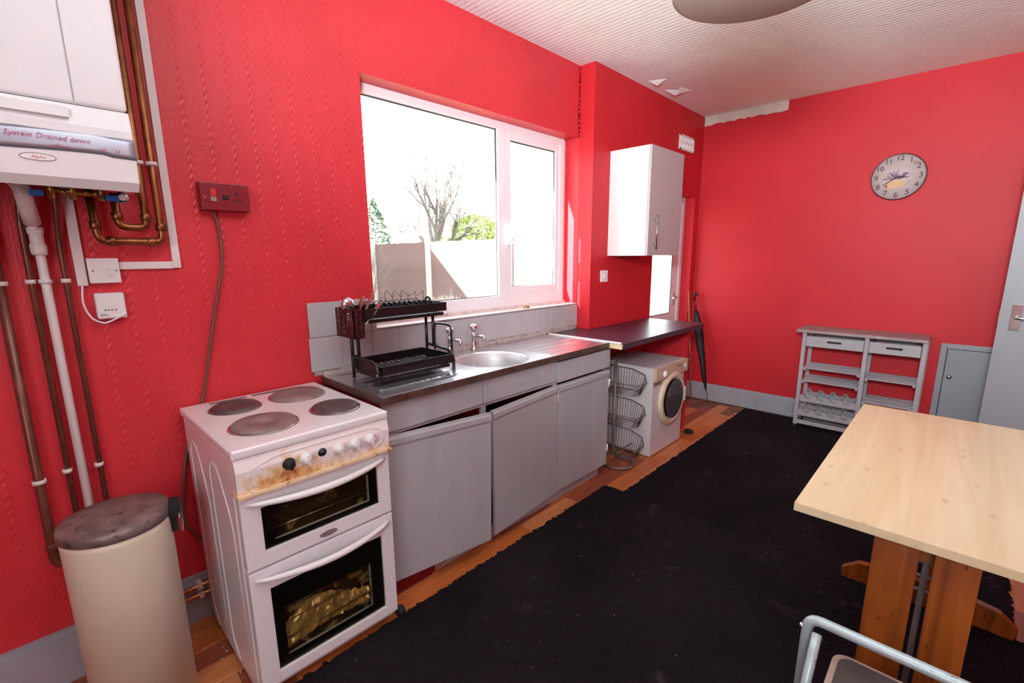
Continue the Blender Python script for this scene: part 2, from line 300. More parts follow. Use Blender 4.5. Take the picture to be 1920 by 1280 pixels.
struct(box((-.052, YB, -.1), (XR+.1, YB+.12, H)).build('wall_back', 'red', origin=(0, 0, 0)))
struct(box((XR, YF-.1, -.1), (XR+.1, YB, H)).build('wall_right', 'red', origin=(0, 0, 0)))
m = MB(); m.box((0, YF-.1, -.1), (XR, YF, H))
struct(m.build('wall_front', 'red', origin=(0, 0, 0)))
struct(box((-.25, YF-.1, H), (XR+.1, YB+.12, H+.1)).build('ceiling', 'ceil', origin=(0, 0, 0)))
fl = struct(box((0, YF, -.1), (XR, YB, -.006)).build('floor', 'underfloor', origin=(0, 0, 0)))
# laminate blocks, staggered, on the strips the rugs leave bare
pm = []
for k in ('plank1', 'plank2', 'plank3'):
    b = bmesh.new(); bmesh.ops.create_cube(b, size=1); 
    for v in b.verts: v.co = Vector((v.co.x*.0955, v.co.y*.398, v.co.z*.006-.003))
    bmesh.ops.bevel(b, geom=[e for e in b.edges if e.verts[0].co.z > -.003 and e.verts[1].co.z > -.003], offset=.0008, segments=1, affect='EDGES')
    me = bpy.data.meshes.new('plank'); b.to_mesh(me); b.free(); me.materials.append(MAT[k]); pm.append(me)
def planks(x0, nx, y0, ny):
    for i in range(nx):
        for j in range(ny):
            x = x0+.048+.0963*i; y = y0+.2+.4*j+(.13*(i % 3))
            if y+.2 > YB-.01: continue
            o = bpy.data.objects.new('plank', random.choice(pm)); COL.objects.link(o); o.parent = fl; o.location = (x, y, random.uniform(-.0006, 0))
planks(.0, 9, -.6, 13); planks(2.12, 12, 1.9, 7)
# ragged bare plaster strip where the ceiling paper has come away from the back wall
def ragged(name, pts_top, pts_bot, y0, y1, mt):
    poly = pts_top+pts_bot[::-1]; return MB().prism(poly, 'y', y0, y1).build(name, mt, origin=(0, 0, 0))
xs = [.12+.68*i/24 for i in range(25)]
struct(ragged('trim_1', [(x, H-.001) for x in xs], [(x, H-.075+random.uniform(-.009, .007)-.0*x) for x in xs], YB-.006, YB, 'plaster'))
xs = [.80+.02*i for i in range(3)]
# torn flaps of ceiling paper beside the boxing
m = MB()
for (x, y, L_, a) in ((.19, 3.36, .12, .4), (.19, 3.62, .20, .8), (.30, 3.62, .14, 1.4)):
    d = Vector((math.cos(a), math.sin(a), 0)); n = Vector((-d.y, d.x, 0))
    p = Vector((x, y, H)); q = p+d*L_; t = p+d*L_*.45+n*.05-Vector((0, 0, .022))
    v = [m.bm.verts.new(z) for z in (p-Vector((0, 0, .001)), q-Vector((0, 0, .001)), t, p-Vector((0, 0, .003)), q-Vector((0, 0, .003)), t-Vector((0, 0, .002)))]
    for f in ((0, 1, 2), (5, 4, 3), (0, 2, 5, 3), (2, 1, 4, 5), (1, 0, 3, 4)): m.bm.faces.new([v[i] for i in f])
struct(m.build('trim_2', 'ceil', origin=(0, 0, 0)))
# flaking filler down the inner corner of the boxing
m = MB()
for i in range(16):
    z = 2.62-i*.028; m.box((0, YC-.012-random.random()*.012, z), (.004+random.random()*.004, YC, z-.012-random.random()*.014))
struct(m.build('trim_3', 'redin', origin=(0, 0, 0)))
def base(name, pts, mt='skirting'):
    m = MB()
    for (x0, y0, x1, y1, h) in pts:
        m.box((x0, y0, 0), (x1, y1, h-.02)); 
        if x1-x0 < y1-y0: m.box((x0, y0, h-.02), (x0+(x1-x0)*.6, y1, h))
        else: m.box((x0, y0+(y1-y0)*.4, h-.02), (x1, y1, h))
    return struct(m.build(name, mt, origin=(0, 0, 0)))
base('baseboard_left', [(0, YF, .02, .885, .19)])
base('baseboard_back', [(XC, YB-.02, 1.955, YB, .165)])
# ---- window_1
win = struct(thing('window_1', (-.12, 1.97, 1.12), None, None))
def frame(y0, y1, z0, z1, x0, x1, t, name, par, mt='upvc', tb=None):
    tb = tb or t; m = MB()
    m.box((x0, y0, z0), (x1, y1, z0+tb), .004); m.box((x0, y0, z1-t), (x1, y1, z1), .004)
    m.box((x0, y0, z0+tb-.004), (x1, y0+t, z1-t+.004), .004); m.box((x0, y1-t, z0+tb-.004), (x1, y1, z1-t+.004), .004)
    return m.build(name, mt, par)
fr = frame(1.165, 2.755, 1.078, 2.187, -.13, -.10, .045, 'window_frame', win, tb=.075)
box((-.13, 2.105, 1.15), (-.10, 2.175, 2.145), .004).build('mullion', 'upvc', win)
frame(2.172, 2.72, 1.15, 2.15, -.13, -.105, .052, 'casement_sash', win, tb=.055)
g = MB(); g.box((-.119, 1.208, 1.153), (-.114, 1.213, 2.143)); g.box((-.119, 1.21, 2.136), (-.112, 2.107, 2.143)); g.box((-.119, 2.098, 1.155), (-.112, 2.106, 2.143)); g.box((-.119, 1.21, 1.153), (-.112, 2.107, 1.158))
g.box((-.119, 2.222, 2.09), (-.116, 2.668, 2.099)); g.box((-.119, 2.66, 1.203), (-.116, 2.668, 2.098)); g.box((-.119, 2.222, 1.203), (-.116, 2.668, 1.209)); g.build('gasket', 'gasket', win)
box((-.122, 1.205, 1.15), (-.119, 2.108, 2.145)).build('pane', 'glass', win)
box((-.122, 2.22, 1.2), (-.119, 2.67, 2.1)).build('pane', 'glass', win)
m = MB(); m.box((-.106, 2.187, 1.47), (-.076, 2.203, 1.60), .003); m.box((-.078, 2.188, 1.475), (-.05, 2.202, 1.492), .003); m.tube([(-.055, 2.195, 1.485), (-.05, 2.195, 1.53), (-.055, 2.195, 1.60)], .008, 8); m.build('window_handle', 'upvc', win)
m = MB()                                     # crumbling filler around the frame
for i in range(60):
    y = 1.17+i*.0265; h = random.uniform(.006, .02); m.box((-.099, y, 1.0655), (-.088+random.uniform(0, .008), y+.027, 1.068+h*.8))
for i in range(36):
    z = 1.12+i*.0295; m.box((-.13, 2.75, z), (-.122+random.uniform(0, .006), 2.789, z+.03))
m.box((-.13, 1.167, 1.066), (-.10, 2.788, 1.08)); m.box((-.13, 2.75, 1.078), (-.118, 2.789, 2.186)); m.build('filler', 'filler', win)
# sill boards
struct(box((-.25, WY0, 1.02), (.0, WY1, 1.064), .003).build('trim_4', 'sill', origin=(0, 0, 0)))
# ---- door_1: glazed back door in its recess
d1 = struct(thing('door_1', (.01, 4.07, 0), None, None))
frame(DY0-.0, DY1, .0, DZ, -.05, .028, .05, 'door_frame', d1)
m = MB(); x0, x1 = -.03, .02
m.box((x0, 3.745, .05), (x1, 3.83, 1.87), .003); m.box((x0, 4.265, .05), (x1, 4.40, 1.87), .003); m.box((x0, 3.82, .05), (x1, 4.27, .86), .003); m.box((x0, 3.82, 1.78), (x1, 4.27, 1.87), .003)
m.build('door_leaf', 'upvc', d1)
m = MB(); m.box((.018, 3.83, .86), (.022, 3.838, 1.78)); m.box((.018, 4.257, .86), (.022, 4.265, 1.78)); m.box((.018, 3.83, .86), (.022, 4.265, .868)); m.build('gasket', 'gasket', d1)
box((-.006, 3.825, .855), (-.002, 4.27, 1.785)).build('pane', 'glass', d1)
m = MB(); m.box((.02, 4.305, .93), (.03, 4.335, 1.05), .003); m.tube([(.03, 4.32, 1.01), (.06, 4.32, 1.01), (.062, 4.25, 1.008)], .008, 8, smooth=.01); m.build('door_handle', 'chrome', d1)
# ---- door_2: small cupboard door in the back wall
d2 = struct(thing('door_2', (2.2, YB, 0), None, None))
m = MB(); m.box((1.96, YB-.02, 0), (1.995, YB, .765), .002); m.box((1.995, YB-.02, .73), (2.42, YB, .765), .002); m.box((2.385, YB-.02, 0), (2.42, YB, .731), .002); m.build('door_frame', 'greyd', d2)
box((1.994, YB-.003, .0), (2.386, YB, .731)).build('door_backing', 'dark', d2)
box((2.000, YB-.014, .01), (2.381, YB-.003, .724), .002).build('door_leaf', 'greyd', d2)
m = MB(); m.lathe([(.004, 0), (.005, -.012), (.013, -.02), (.015, -.028), (.010, -.034), (0, -.036)], (2.03, YB-.014, .53), 'y', 16); m.build('knob', 'chrome', d2)
# ---- door_3: room door standing open
d3 = struct(thing('door_3', (2.22, 4.2, 0), None, None))
ang = math.atan2(-.12, 1); L3 = .78
def D(m): 
    for v in m.bm.verts: v.co = rz(ang) @ v.co+Vector((2.205, 4.2, 0))
    return m
m = D(box((0, 0, .01), (L3, .036, 1.99), .002)); m.build('door_leaf', 'greyd', d3)
m = D(box((.05, -.006, .93), (.095, .0, 1.09), .002)); m.build('handle_plate', 'chrome', d3)
m = D(MB().tube([(.072, -.006, 1.01), (.072, -.045, 1.01), (.19, -.045, 1.005)], .009, 10, smooth=.015)); m.build('door_handle', 'chrome', d3)
m = D(box((-.002, .008, .97), (.001, .028, 1.05))); m.build('latch_plate', 'brass', d3)
for z in (.25, 1.75):
    m = D(MB().tube([(L3, .004, z), (L3, .004, z+.09)], .008, 8)); m.build('hinge', 'chrome', d3)

# ================================================================== SPLASHBACK TILES
tl = tag(thing('tiled_splashback', (0, .835, .885), 'grey painted square tiles behind the sink and under the window', 'tiles'))
box((0.001, .85, .886), (.006, 2.785, 1.045)).build('grout_bed', 'grout', tl)
bb = bmesh.new(); 
def tile(y0, y1, z0, z1):
    a = box((.006, y0+.001, z0+.001), (.014, y1-.001, z1-.001), .0016, seg=1)
    return a.build('tile', 'greytile', tl)
ys = [.835]+[.985+.15*i for i in range(12)]+[2.787]
for a, b in zip(ys[:-1], ys[1:]): tile(a, b, .905 if a > 1.3 else .905, 1.055)
tile(.84, .985, 1.055, 1.208); tile(.985, 1.135, 1.055, 1.21); tile(1.135, 1.165, 1.055, 1.2)
m = MB()                                     # grubby sealant bead along the sink
for i in range(70):
    y = .885+i*.0265; m.box((.006, y, .884), (.020+random.uniform(0, .01), y+.027, .900+random.uniform(0, .010)))
m.build('sealant', 'grout', tl)
box((-.085, WY0+.01, 1.064), (.014, WY1-.005, 1.0655)).build('sill_edge', 'sill', tl)

# ================================================================== SINK BASE UNIT
SU = thing('sink_base_unit', (.25, 1.67, 0), 'long grey painted three door sink unit beside the cooker', 'cabinet')
m = MB(); m.box((.02, .885, .09), (.48, .900, .85)); m.box((.02, 2.435, .09), (.48, 2.45, .85)); m.box((.02, .885, .09), (.48, 2.45, .105)); m.box((.02, 1.405, .1), (.48, 1.42, .85)); m.box((.02, 1.935, .1), (.48, 1.95, .85))
m.box((.02, .885, .105), (.03, 2.45, .845))
m.build('carcass', 'redin', SU)
m = MB(); m.box((.475, .885, .845), (.500, 2.45, .858)); m.box((.478, .885, .72), (.49, 2.45, .735)); m.box((.47, 1.40, .1), (.487, 1.425, .73)); m.box((.47, 1.93, .1), (.487, 1.955, .73)); m.box((.47, 2.43, .1), (.487, 2.45, .83)); m.build('face_frame', 'grey', SU)
box((.44, .89, 0), (.455, 2.44, .09)).build('plinth', 'grey', SU)
box((.455, .9, .0), (.462, 1.12, .055), rot=rz(.02)).build('plinth_board', 'redin', SU)
box((.487, .885, .738), (.503, 1.392, .846), .002).build('drawer_front', 'grey', SU)
df = box((.487, 1.396, .738), (.503, 1.935, .846), .002).build('drawer_front', 'grey', SU)
m = MB()
for sc, xx in ((1, .506), (.8, .508)):
    poly = [(1.665+.042*sc*math.cos(a)*(1), .790+.013*sc*(math.sin(a)) * (1 if abs(math.cos(a)) < .9 else .8)) for a in [2*PI*i/28 for i in range(28)]]
    m.prism(poly, 'x', .503, xx)
m.build('badge', 'grey', df)
box((.49, 1.945, .728), (.510, 2.452, .838), .002).build('drawer', 'grey', SU)
def door(yh, sgn, open_, z0, z1, tilt=0):
    """hinged at yh; sgn +1: leaf runs to +y"""
    m = MB(); y1 = yh+sgn*(.50 if sgn > 0 else .522)
    m.box((.488, yh, z0), (.506, y1, z1), .002); hx = MB()
    hx.prism([(.506, z1-.045), (.511, z1-.033), (.511, z1-.012), (.506, z1-.004)], 'y', min(yh, y1)+.001, max(yh, y1)-.001)
    R = rz(-open_*sgn); piv = Vector((.488, yh, 0)); T = rx(tilt)
    for mm in (m, hx):
        for v in mm.bm.verts: v.co = R @ (v.co-piv)+piv; v.co = T @ (v.co-Vector((.5, yh, z1)))+Vector((.5, yh, z1))
    d = m.build('door', 'grey', SU); hx.build('finger_rail', 'grey', d); return d
dl = door(.886, 1, .13, .10, .722, -.018)
dm = door(1.935, -1, .07, .085, .712, .016)
dr = door(1.952, 1, .0, .088, .710)
for z in (.17, .60):
    MB().tube([(.508, 1.943, z), (.508, 1.943, z+.06)], .005, 8).build('hinge', 'grey', dr)
    MB().tube([(.508, 2.455, z), (.508, 2.455, z+.05)], .005, 8).build('hinge', 'white', dr)

# ================================================================== SINK TOP
ST = thing('kitchen_sink', (.27, 1.64, .86), 'stainless steel sink with round bowl and two ribbed drainers', 'sink')
CX, CY, RB = .320, 1.63, .178
m = MB(); bm = m.bm                          # deck with a round hole
X0, X1, Y0, Y1, ZT = .018, .525, .872, 2.415, .885
n = 64; circ = []; rect = []
for i in range(n):
    a = 2*PI*i/n; c, s_ = math.cos(a), math.sin(a); circ.append((CX+RB*c, CY+RB*1.04*s_))
    tx = ((X1 if c > 0 else X0)-CX)/c if abs(c) > 1e-6 else 9e9; yy0, yy1 = CY-.26, CY+.26
    ty = ((yy1 if s_ > 0 else yy0)-CY)/s_ if abs(s_) > 1e-6 else 9e9; t = min(tx, ty); rect.append((CX+t*c, CY+t*s_))
A = [bm.verts.new((x, y, ZT)) for x, y in rect]; B = [bm.verts.new((CX+(x-CX)*1.05, CY+(y-CY)*1.05, ZT-.001)) for x, y in circ]
Bs = [bm.verts.new((x, y, ZT-.006)) for x, y in circ]
prof = [(.985, -.012), (.935, -.026), (.90, -.045), (.88, -.09), (.84, -.135), (.74, -.155), (.3, -.162), (.12, -.163)]
prev = Bs
for j in range(n): bm.faces.new((A[j], A[(j+1) % n], B[(j+1) % n], B[j])); bm.faces.new((B[j], B[(j+1) % n], Bs[(j+1) % n], Bs[j])).smooth = True
for k, (f, dz) in enumerate(prof):
    ring = [bm.verts.new((CX+(x-CX)*f, CY+(y-CY)*f, ZT+dz)) for x, y in circ]
    for j in range(n): bm.faces.new((prev[j], prev[(j+1) % n], ring[(j+1) % n], ring[j])).smooth = True
    prev = ring
bm.faces.new(prev)
bowl = [f for f in bm.faces if f.calc_center_median().z < ZT-.008]
BW = MB(); vm = {}
for f in bowl:
    nf = BW.bm.faces.new([vm.setdefault(v, None) or vm.__setitem__(v, BW.bm.verts.new(v.co)) or vm[v] for v in f.verts]); nf.smooth = f.smooth
bmesh.ops.delete(bm, geom=bowl, context='FACES')
BW.build('bowl', 'brushed', ST)
for (xa, ya) in ((X0, CY-.26), (X1, CY-.26), (X0, CY+.26), (X1, CY+.26)): pass
def drainer(m, y0, y1, ribs=6, taper=.03):
    bm = m.bm; N = 90; xs_ = [X0+(X1-X0)*i/N for i in range(N+1)]; ym = [y0, y0+.05, y0+.075, y1-.075, y1-.05, y1]; g_ = []
    for y in ym:
        row = []
        for x in xs_:
            h = 0
            if y0+.06 < y < y1-.06 and .06 < x < .49: h = -.004*(1-abs(math.sin((x-.06)/.43*PI*ribs))**.6)-.002
            row.append(bm.verts.new((x, y, ZT+h)))
        g_.append(row)
    for i in range(len(ym)-1):
        for j in range(N): bm.faces.new((g_[i][j], g_[i][j+1], g_[i+1][j+1], g_[i+1][j])).smooth = True
drainer(m, Y0, CY-.26); drainer(m, CY+.26, Y1)
bmesh.ops.remove_doubles(bm, verts=bm.verts, dist=.0004)
m.build('drainer_deck', 'steel', ST)
m = MB(); m.box((X1-.004, Y0, .857), (X1+.001, Y1, .886), .0015); m.box((X0, Y0-.001, .857), (X1, Y0+.003, .886), .0015); m.box((X0, Y1-.003, .857), (X1, Y1+.001, .886), .0015); m.build('front_edge', 'steeledge', ST)
m = MB().lathe([(.022, .724), (.030, .7245), (.033, .7225)], (CX-.0, CY, 0), 'z', 24); m.build('plug_hole', 'chrome', ST)
m = MB().lathe([(0, 0), (.011, 0), (.013, .003)], (CX-RB*.965, CY-.01, .835), 'x', 16); m.build('overflow', 'dark', ST)
m = MB(); m.lathe([(0, .733), (.022, .733), (.024, .739), (.010, .745), (0, .747)], (CX-.055, CY-.03, 0), 'z', 16); m.build('plug', 'rubber', ST)
MB().tube(curve_path([(.10, 1.70, .887), (.165, 1.66, .886), (.17, 1.63, .80), (.25, 1.61, .745)]), .0012, 5).build('plug_chain', 'chrome', ST)
for (ty, lb) in ((1.725, 'chrome sink tap standing clear to the right of the dish rack'), (1.555, 'chrome sink tap half hidden behind the dish rack')):
    t = thing('tap', (.075, ty, .886), lb, 'tap', 'sink taps')
    MB().lathe([(.020, .886), (.020, .890), (.012, .896), (.011, .955), (.014, .965), (.013, .985)], (.075, ty, 0), 'z', 20).build('tap_body', 'chrome', t)
    MB().tube([(.078, ty, .952), (.10, ty, .968), (.155, ty, .968), (.163, ty, .958), (.163, ty, .944)], .0085, 12, smooth=.012).build('spout', 'chrome', t)
    MB().lathe([(.009, .985), (.009, .998), (.021, 1.002), (.023, 1.012), (.020, 1.024), (.010, 1.031), (0, 1.032)], (.075, ty, 0), 'z', 18).build('tap_handle', 'chrome', t)

# ================================================================== WORKTOP + SUPPORT
WT = thing('worktop', (.36, 3.03, .85), 'dark plum laminate worktop running on from the sink', 'worktop')
m = MB(); m.prism([(0.002, 2.418), (.609, 2.43), (.609, 3.625), (XC+.003, 3.625), (XC+.003, YC-.002), (.002, YC-.002)], 'z', .850, .884)
m.build('slab', 'worktop', WT)
box((.45, 2.418, .852), (.606, 2.43, .882)).build('raw_end', 'chip', WT)
box((.05, 2.4165, .884), (.60, 2.432, .8925), .002).build('joint_strip', 'white', WT)
m = MB(); m.box((XC+.002, 3.6, 0), (.50, 3.635, .85)); tag(m.build('worktop_support_panel', 'red'), 'red painted upright panel holding the far end of the worktop', 'panel')
m = MB(); m.lathe([(0, 0), (.035, 0), (.036, .018), (.026, .024), (.012, .026), (0, .026)], (.575, 3.56, 0), 'z', 20)
tag(m.build('rubber_stopper', 'rubber'), 'black rubber stopper on floor at washing machine corner', 'stopper')

# ================================================================== COOKER
CK = thing('cooker', (.33, .588, 0), 'dirty white electric cooker with four hotplates and two ovens', 'cooker')
cy0, cy1 = .345, .835
m = MB(); m.box((.045, cy0, .02), (.565, cy1, .835), .006)
m.build('body', 'enamel', CK)
for (x0, x1, zt, zb) in ((.10, .27, .775, .10), (.33, .52, .77, .10)):
    pts = [(x0+.06, cy0-.0005, zb-.06), (x0, cy0-.0005, zb), (x0, cy0-.0005, zt-.04), (x0+.03, cy0-.0005, zt), (x0+.09, cy0-.0005, zt-.01), (x1-.02, cy0-.0005, zt-.13), (x1, cy0-.0005, zt-.2), (x1, cy0-.0005, zb+.03)]
    MB().tube(pts, .0016, 6, smooth=.03).build('side_rib', 'enamel', CK)
m = MB(); m.box((.02, cy0-.004, .838), (.612, cy1+.004, .867), .011, seg=3); m.build('hob_top', 'enamel', CK)
m = MB()
for (a, b) in ((.43, .555), (.575, .70)):
    for x in (.045, .058): m.box((x, a, .8665), (x+.006, b, .8678))
m.build('hob_vent', 'dark', CK)
for (x, y, r, mt, lb) in ((.175, .482, .077, 'hotd', 'dark small hotplate'), (.178, .700, .094, 'hot', None), (.437, .490, .096, 'hot', None), (.442, .728, .078, 'hotd', 'dark small hotplate')):
    h = MB().lathe([(r+.009, .867), (r+.008, .8695), (r, .8705), (r, .876), (r-.004, .879), (.03, .879), (.028, .877), (0, .877)], (x, y, 0), 'z', 40).build('hotplate', mt, CK)
    if lb: h['label'] = lb
    MB().lathe([(r+.0005, .8705), (r+.006, .8702), (r+.007, .868), (r+.0005, .868)], (x, y, 0), 'z', 40).build('hotplate_ring', 'chrome', h)
m = MB(); m.prism([(.56, .722), (.612, .732), (.616, .80), (.606, .838), (.56, .838)], 'y', cy0, cy1)
pn = m.build('control_panel', 'stain', CK); pn['label'] = 'control panel with rust and burnt stains'
pn_off = None
m = MB(); m.tube([(.6165, .40, .745), (.6165, .37, .765), (.6165, .385, .80), (.613, .45, .822), (.6125, .60, .8225), (.6125, .78, .822), (.6165, .815, .80), (.6165, .81, .765), (.6165, .78, .748)], .0012, 5, smooth=.02); m.build('panel_rib', 'enamel', pn)
ROT = Matrix.Identity(3)
for (y, mt) in ((.490, 'rubber'), (.542, 'white'), (.649, 'white'), (.705, 'white'), (.760, 'white')):
    k = MB().lathe([(.019, .0), (.019, .004), (.015, .007), (.013, .020), (.011, .023), (0, .024)], (.614, y, .786), 'x', 22).build('knob', mt, CK)
    if mt == 'rubber': k['label'] = 'black replacement knob'
    box((.630, y-.003, .771), (.641, y+.003, .801), .0015).build('grip', mt, k)
MB().lathe([(.014, 0), (.014, .002), (.006, .003), (.005, .010), (0, .010)], (.614, .594, .79), 'x', 16).build('bare_spindle', 'dark', CK)
m = MB(); m.box((.56, cy0-.003, .722), (.626, cy1+.003, .7325), .003); m.build('lip', 'rusty', CK)
def oven(z0, z1, g0, g1, hz, nm):
    m = MB(); x0, x1 = .57, .607
    d = None
    m.box((x0, cy0+.002, z0), (x1, .402, z1), .004); m.box((x0, .786, z0), (x1, cy1-.002, z1), .004); m.box((x0, .398, z0), (x1, .790, g0), .004); m.box((x0, .398, g1), (x1, .790, z1), .004)
    d = m.build('oven_door', 'enamel', CK); 
    box((.598, .400, g0-.002), (.601, .788, g1+.002)).build('glass', 'ovenglass', d)
    return d
# see-through dark oven glass
og = glassm('oven_window_glass', (.82, .80, .74, 1)); MAT['ovenglass'] = og
d = oven(.482, .716, .53, .672, .70, 'top'); d2_ = oven(.066, .474, .105, .402, .45, 'low')
def handle(z, d):
    pts = [(.607+.048*math.sin(PI*i/16)**.8 if 0 < i < 16 else .607, .362+.456*i/16, z-.006*math.sin(PI*i/16)) for i in range(17)]
    r = [.004+.0075*math.sin(PI*i/16)**.5 if 0 < i < 16 else .004 for i in range(17)]
    MB().tube(pts, r, 10).build('handle', 'white', d)
handle(.695, d); handle(.447, d2_)
# oven cavities: black mask with a smaller greasy window
for (z0, z1, y0, y1, zz) in ((.53, .672, .435, .755, .55), (.105, .402, .435, .74, .13)):
    m = MB(); x = .5965
    m.box((x-.003, .40, z0), (x, y0, z1)); m.box((x-.003, y1, z0), (x, .788, z1)); m.box((x-.003, y0, z0), (x, y1, z0+.018 if z0 > .5 else z0+.03)); m.box((x-.003, y0, z1-(.02 if z0 > .5 else .09)), (x, y1, z1)); m.build('glass_mask', 'black', CK)
# interiors: liner behind the windows with crumpled foil
box((.5655, .43, .54), (.5675, .76, .66)).build('oven_liner', 'oven', CK)
m = box((.5655, .43, .12), (.5675, .745, .32)); m.build('oven_liner', 'oven', CK)
bmf = MB(); N = 34; rows = []
for i in range(N+1):
    t = i/N; y = .437+.30*t
    for k in (0, 1): pass
    zc = .235+.028*math.sin(t*5)-.0*t; row = []
    for j in range(9):
        u = j/8; row.append(bmf.bm.verts.new((.575+.012*noise.noise(Vector((t*18, u*5, 2)))+.006*math.sin(u*PI), y, .14+.02*math.sin(t*3)+(zc-.14)*u+.01*noise.noise(Vector((t*20, u*6, 7))))))
    rows.append(row)
for i in range(N):
    for j in range(8): bmf.bm.faces.new((rows[i][j], rows[i+1][j], rows[i+1][j+1], rows[i][j+1]))
bmf.build('foil', 'foil', CK)
for z in (.19, .25, .30): MB().tube([(.587, .43, z), (.587, .745, z)], .0015, 5).build('oven_shelf', 'copper', CK)
MB().tube([(.588, .43, .585), (.588, .76, .585)], .002, 5).build('oven_shelf', 'chrome', CK)
m = MB(); m.prism([(.594+.03*math.cos(a), .504+.0095*math.sin(a)) for a in [2*PI*i/24 for i in range(24)]], 'x', .607, .6095); m.build('badge', 'greyrail', d)
for y in (.37, .81):
    for x in (.1, .52): MB().lathe([(.018, 0), (.018, .022)], (x, y, 0), 'z', 12).build('foot', 'rubber', CK)
MB().lathe([(0, -.012), (.020, -.012), (.022, 0), (.020, .012), (0, .012)], (.575, .862, .023), 'y', 16).build('roller_foot', 'rubber', CK)

# ================================================================== DISH RACK
DR = thing('dish_rack', (.24, 1.15, .886), 'black two tier metal dish rack standing on left drainer', 'dish rack')
for y in (.955, 1.345):
    MB().tube([(.16, y, .8865), (.16, y, 1.15)], .0075, 10).build('upright', 'black', DR)
    MB().tube([(.215, y, .985), (.215, y, 1.15)], .0075, 10).build('upright', 'black', DR)
    MB().tube([(.16, y, .985), (.33, y, .975), (.362, y, .945), (.362, y, .8865)], .0075, 10, smooth=.03).build('front_leg', 'black', DR)
    MB().lathe([(.0035, -.009), (.0035, .009)], (.362, y, .93), 'y', 8).build('rivet', 'chrome', DR)
MB().tube([(.165, 1.39, .95), (.165, 1.39, 1.082), (.292, 1.39, 1.082), (.297, 1.39, .95), (.30, 1.38, .90)], .006, 10, smooth=.03).build('board_holder', 'black', DR)
def tray(x0, x1, y0, y1, z0, z1, nm):
    m = MB(); t = .0025
    m.box((x0, y0, z0), (x1, y0+t, z1)); m.box((x0, y1-t, z0), (x1, y1, z1)); m.box((x0, y0, z0), (x0+t, y1, z1)); m.box((x1-t, y0, z0), (x1, y1, z1)); 
    k = int((y1-y0)/.028)
    for i in range(1, k): y = y0+(y1-y0)*i/k; m.box((x0, y-.004, z0), (x1, y+.004, z0+.003))
    for x in (x0+(x1-x0)*.33, x0+(x1-x0)*.66): m.box((x-.006, y0, z0), (x+.006, y1, z0+.0035))
    return m.build(nm, 'black', DR)
tray(.13, .372, .965, 1.335, .925, .963, 'lower_shelf'); tray(.085, .272, .955, 1.385, 1.150, 1.190, 'upper_shelf')
m = MB(); m.box((.14, .975, .903), (.36, 1.325, .918), .003); m.build('drip_tray', 'black', DR)
m = MB(); m.box((.095, .99, 1.128), (.262, 1.375, 1.144), .003); m.build('drip_tray', 'black', DR)
for i in range(12):
    y = 1.03+i*.026; MB().tube([(.10, y, 1.19), (.11, y, 1.203), (.13, y, 1.207), (.15, y, 1.19)], .0022, 6, smooth=.01).build('plate_hoop', 'black', DR); MB().tube([(.20, y, 1.19), (.215, y, 1.203), (.24, y, 1.206), (.262, y, 1.19)], .0022, 6, smooth=.01).build('plate_hoop', 'black', DR)
m = MB()
yy = [1.165, 1.205, 1.25, 1.29, 1.335, 1.378]
for i, y in enumerate(yy): m.tube([(.10, y, 1.185), (.10, y, 1.240-(.007 if i > 2 else 0))], .0013, 5)
for i in range(5):
    a, b = yy[i], yy[i+1]; m.tube(curve_path([(.10, a, 1.235), (.10, a+.010, 1.245), (.102, (a+b)/2+.008, 1.225), (.104, b, 1.215), (.10, b+.012, 1.232)] if i < 3 else [(.10, a, 1.215), (.10, a+.014, 1.218), (.102, (a+b)/2+.01, 1.228), (.10, b-.006, 1.238), (.10, b, 1.228)]), .0013, 5)
for i in (0, 2): m.tube([(.10, yy[i], 1.195), (.10, yy[i+1], 1.195)], .0013, 5)
m.build('lid_divider', 'black', DR)
MB().tube([(.215, 1.305, 1.188), (.215, 1.305, 1.208), (.235, 1.305, 1.220), (.255, 1.305, 1.208), (.255, 1.305, 1.188)], .0055, 8, smooth=.012).build('hook', 'black', DR)
# cutlery holder with slotted walls
CH = thing('cutlery_holder', (.20, .97, 1.08), 'brown red slotted plastic cutlery holder hooked on end of dish rack', 'holder')
m = MB(); hx0, hx1, hy0, hy1, hz0, hz1 = .135, .285, .905, .948, 1.078, 1.190
hy1 = .95; t = .0025
for y in (hy0, hy1-t):
    for i in range(11): z = hz0+(hz1-hz0)*i/10.0; m.box((hx0, y, z-.003), (hx1, y+t, z+.0035))
    for x in (hx0, (hx0+hx1)/2-.004, hx1-.008): m.box((x, y, hz0), (x+.008, y+t, hz1))
for x in (hx0, hx1-t):
    for i in range(11): z = hz0+(hz1-hz0)*i/10.0; m.box((x, hy0, z-.003), (x+t, hy1, z+.0035))
    for y in (hy0, (hy0+hy1)/2-.003, hy1-.006): m.box((x, y, hz0), (x+t, y+.006, hz1))
m.box((hx0, hy0, hz0-.003), (hx1, hy1, hz0)); m.build('slotted_box', mat('maroon_plastic', srgb(70, 22, 28), .35), CH)
MB().tube([(.15, .949, 1.186), (.15, .952, 1.212), (.20, .952, 1.212), (.20, .949, 1.186)], .004, 8, smooth=.015).build('hook', 'black', CH)
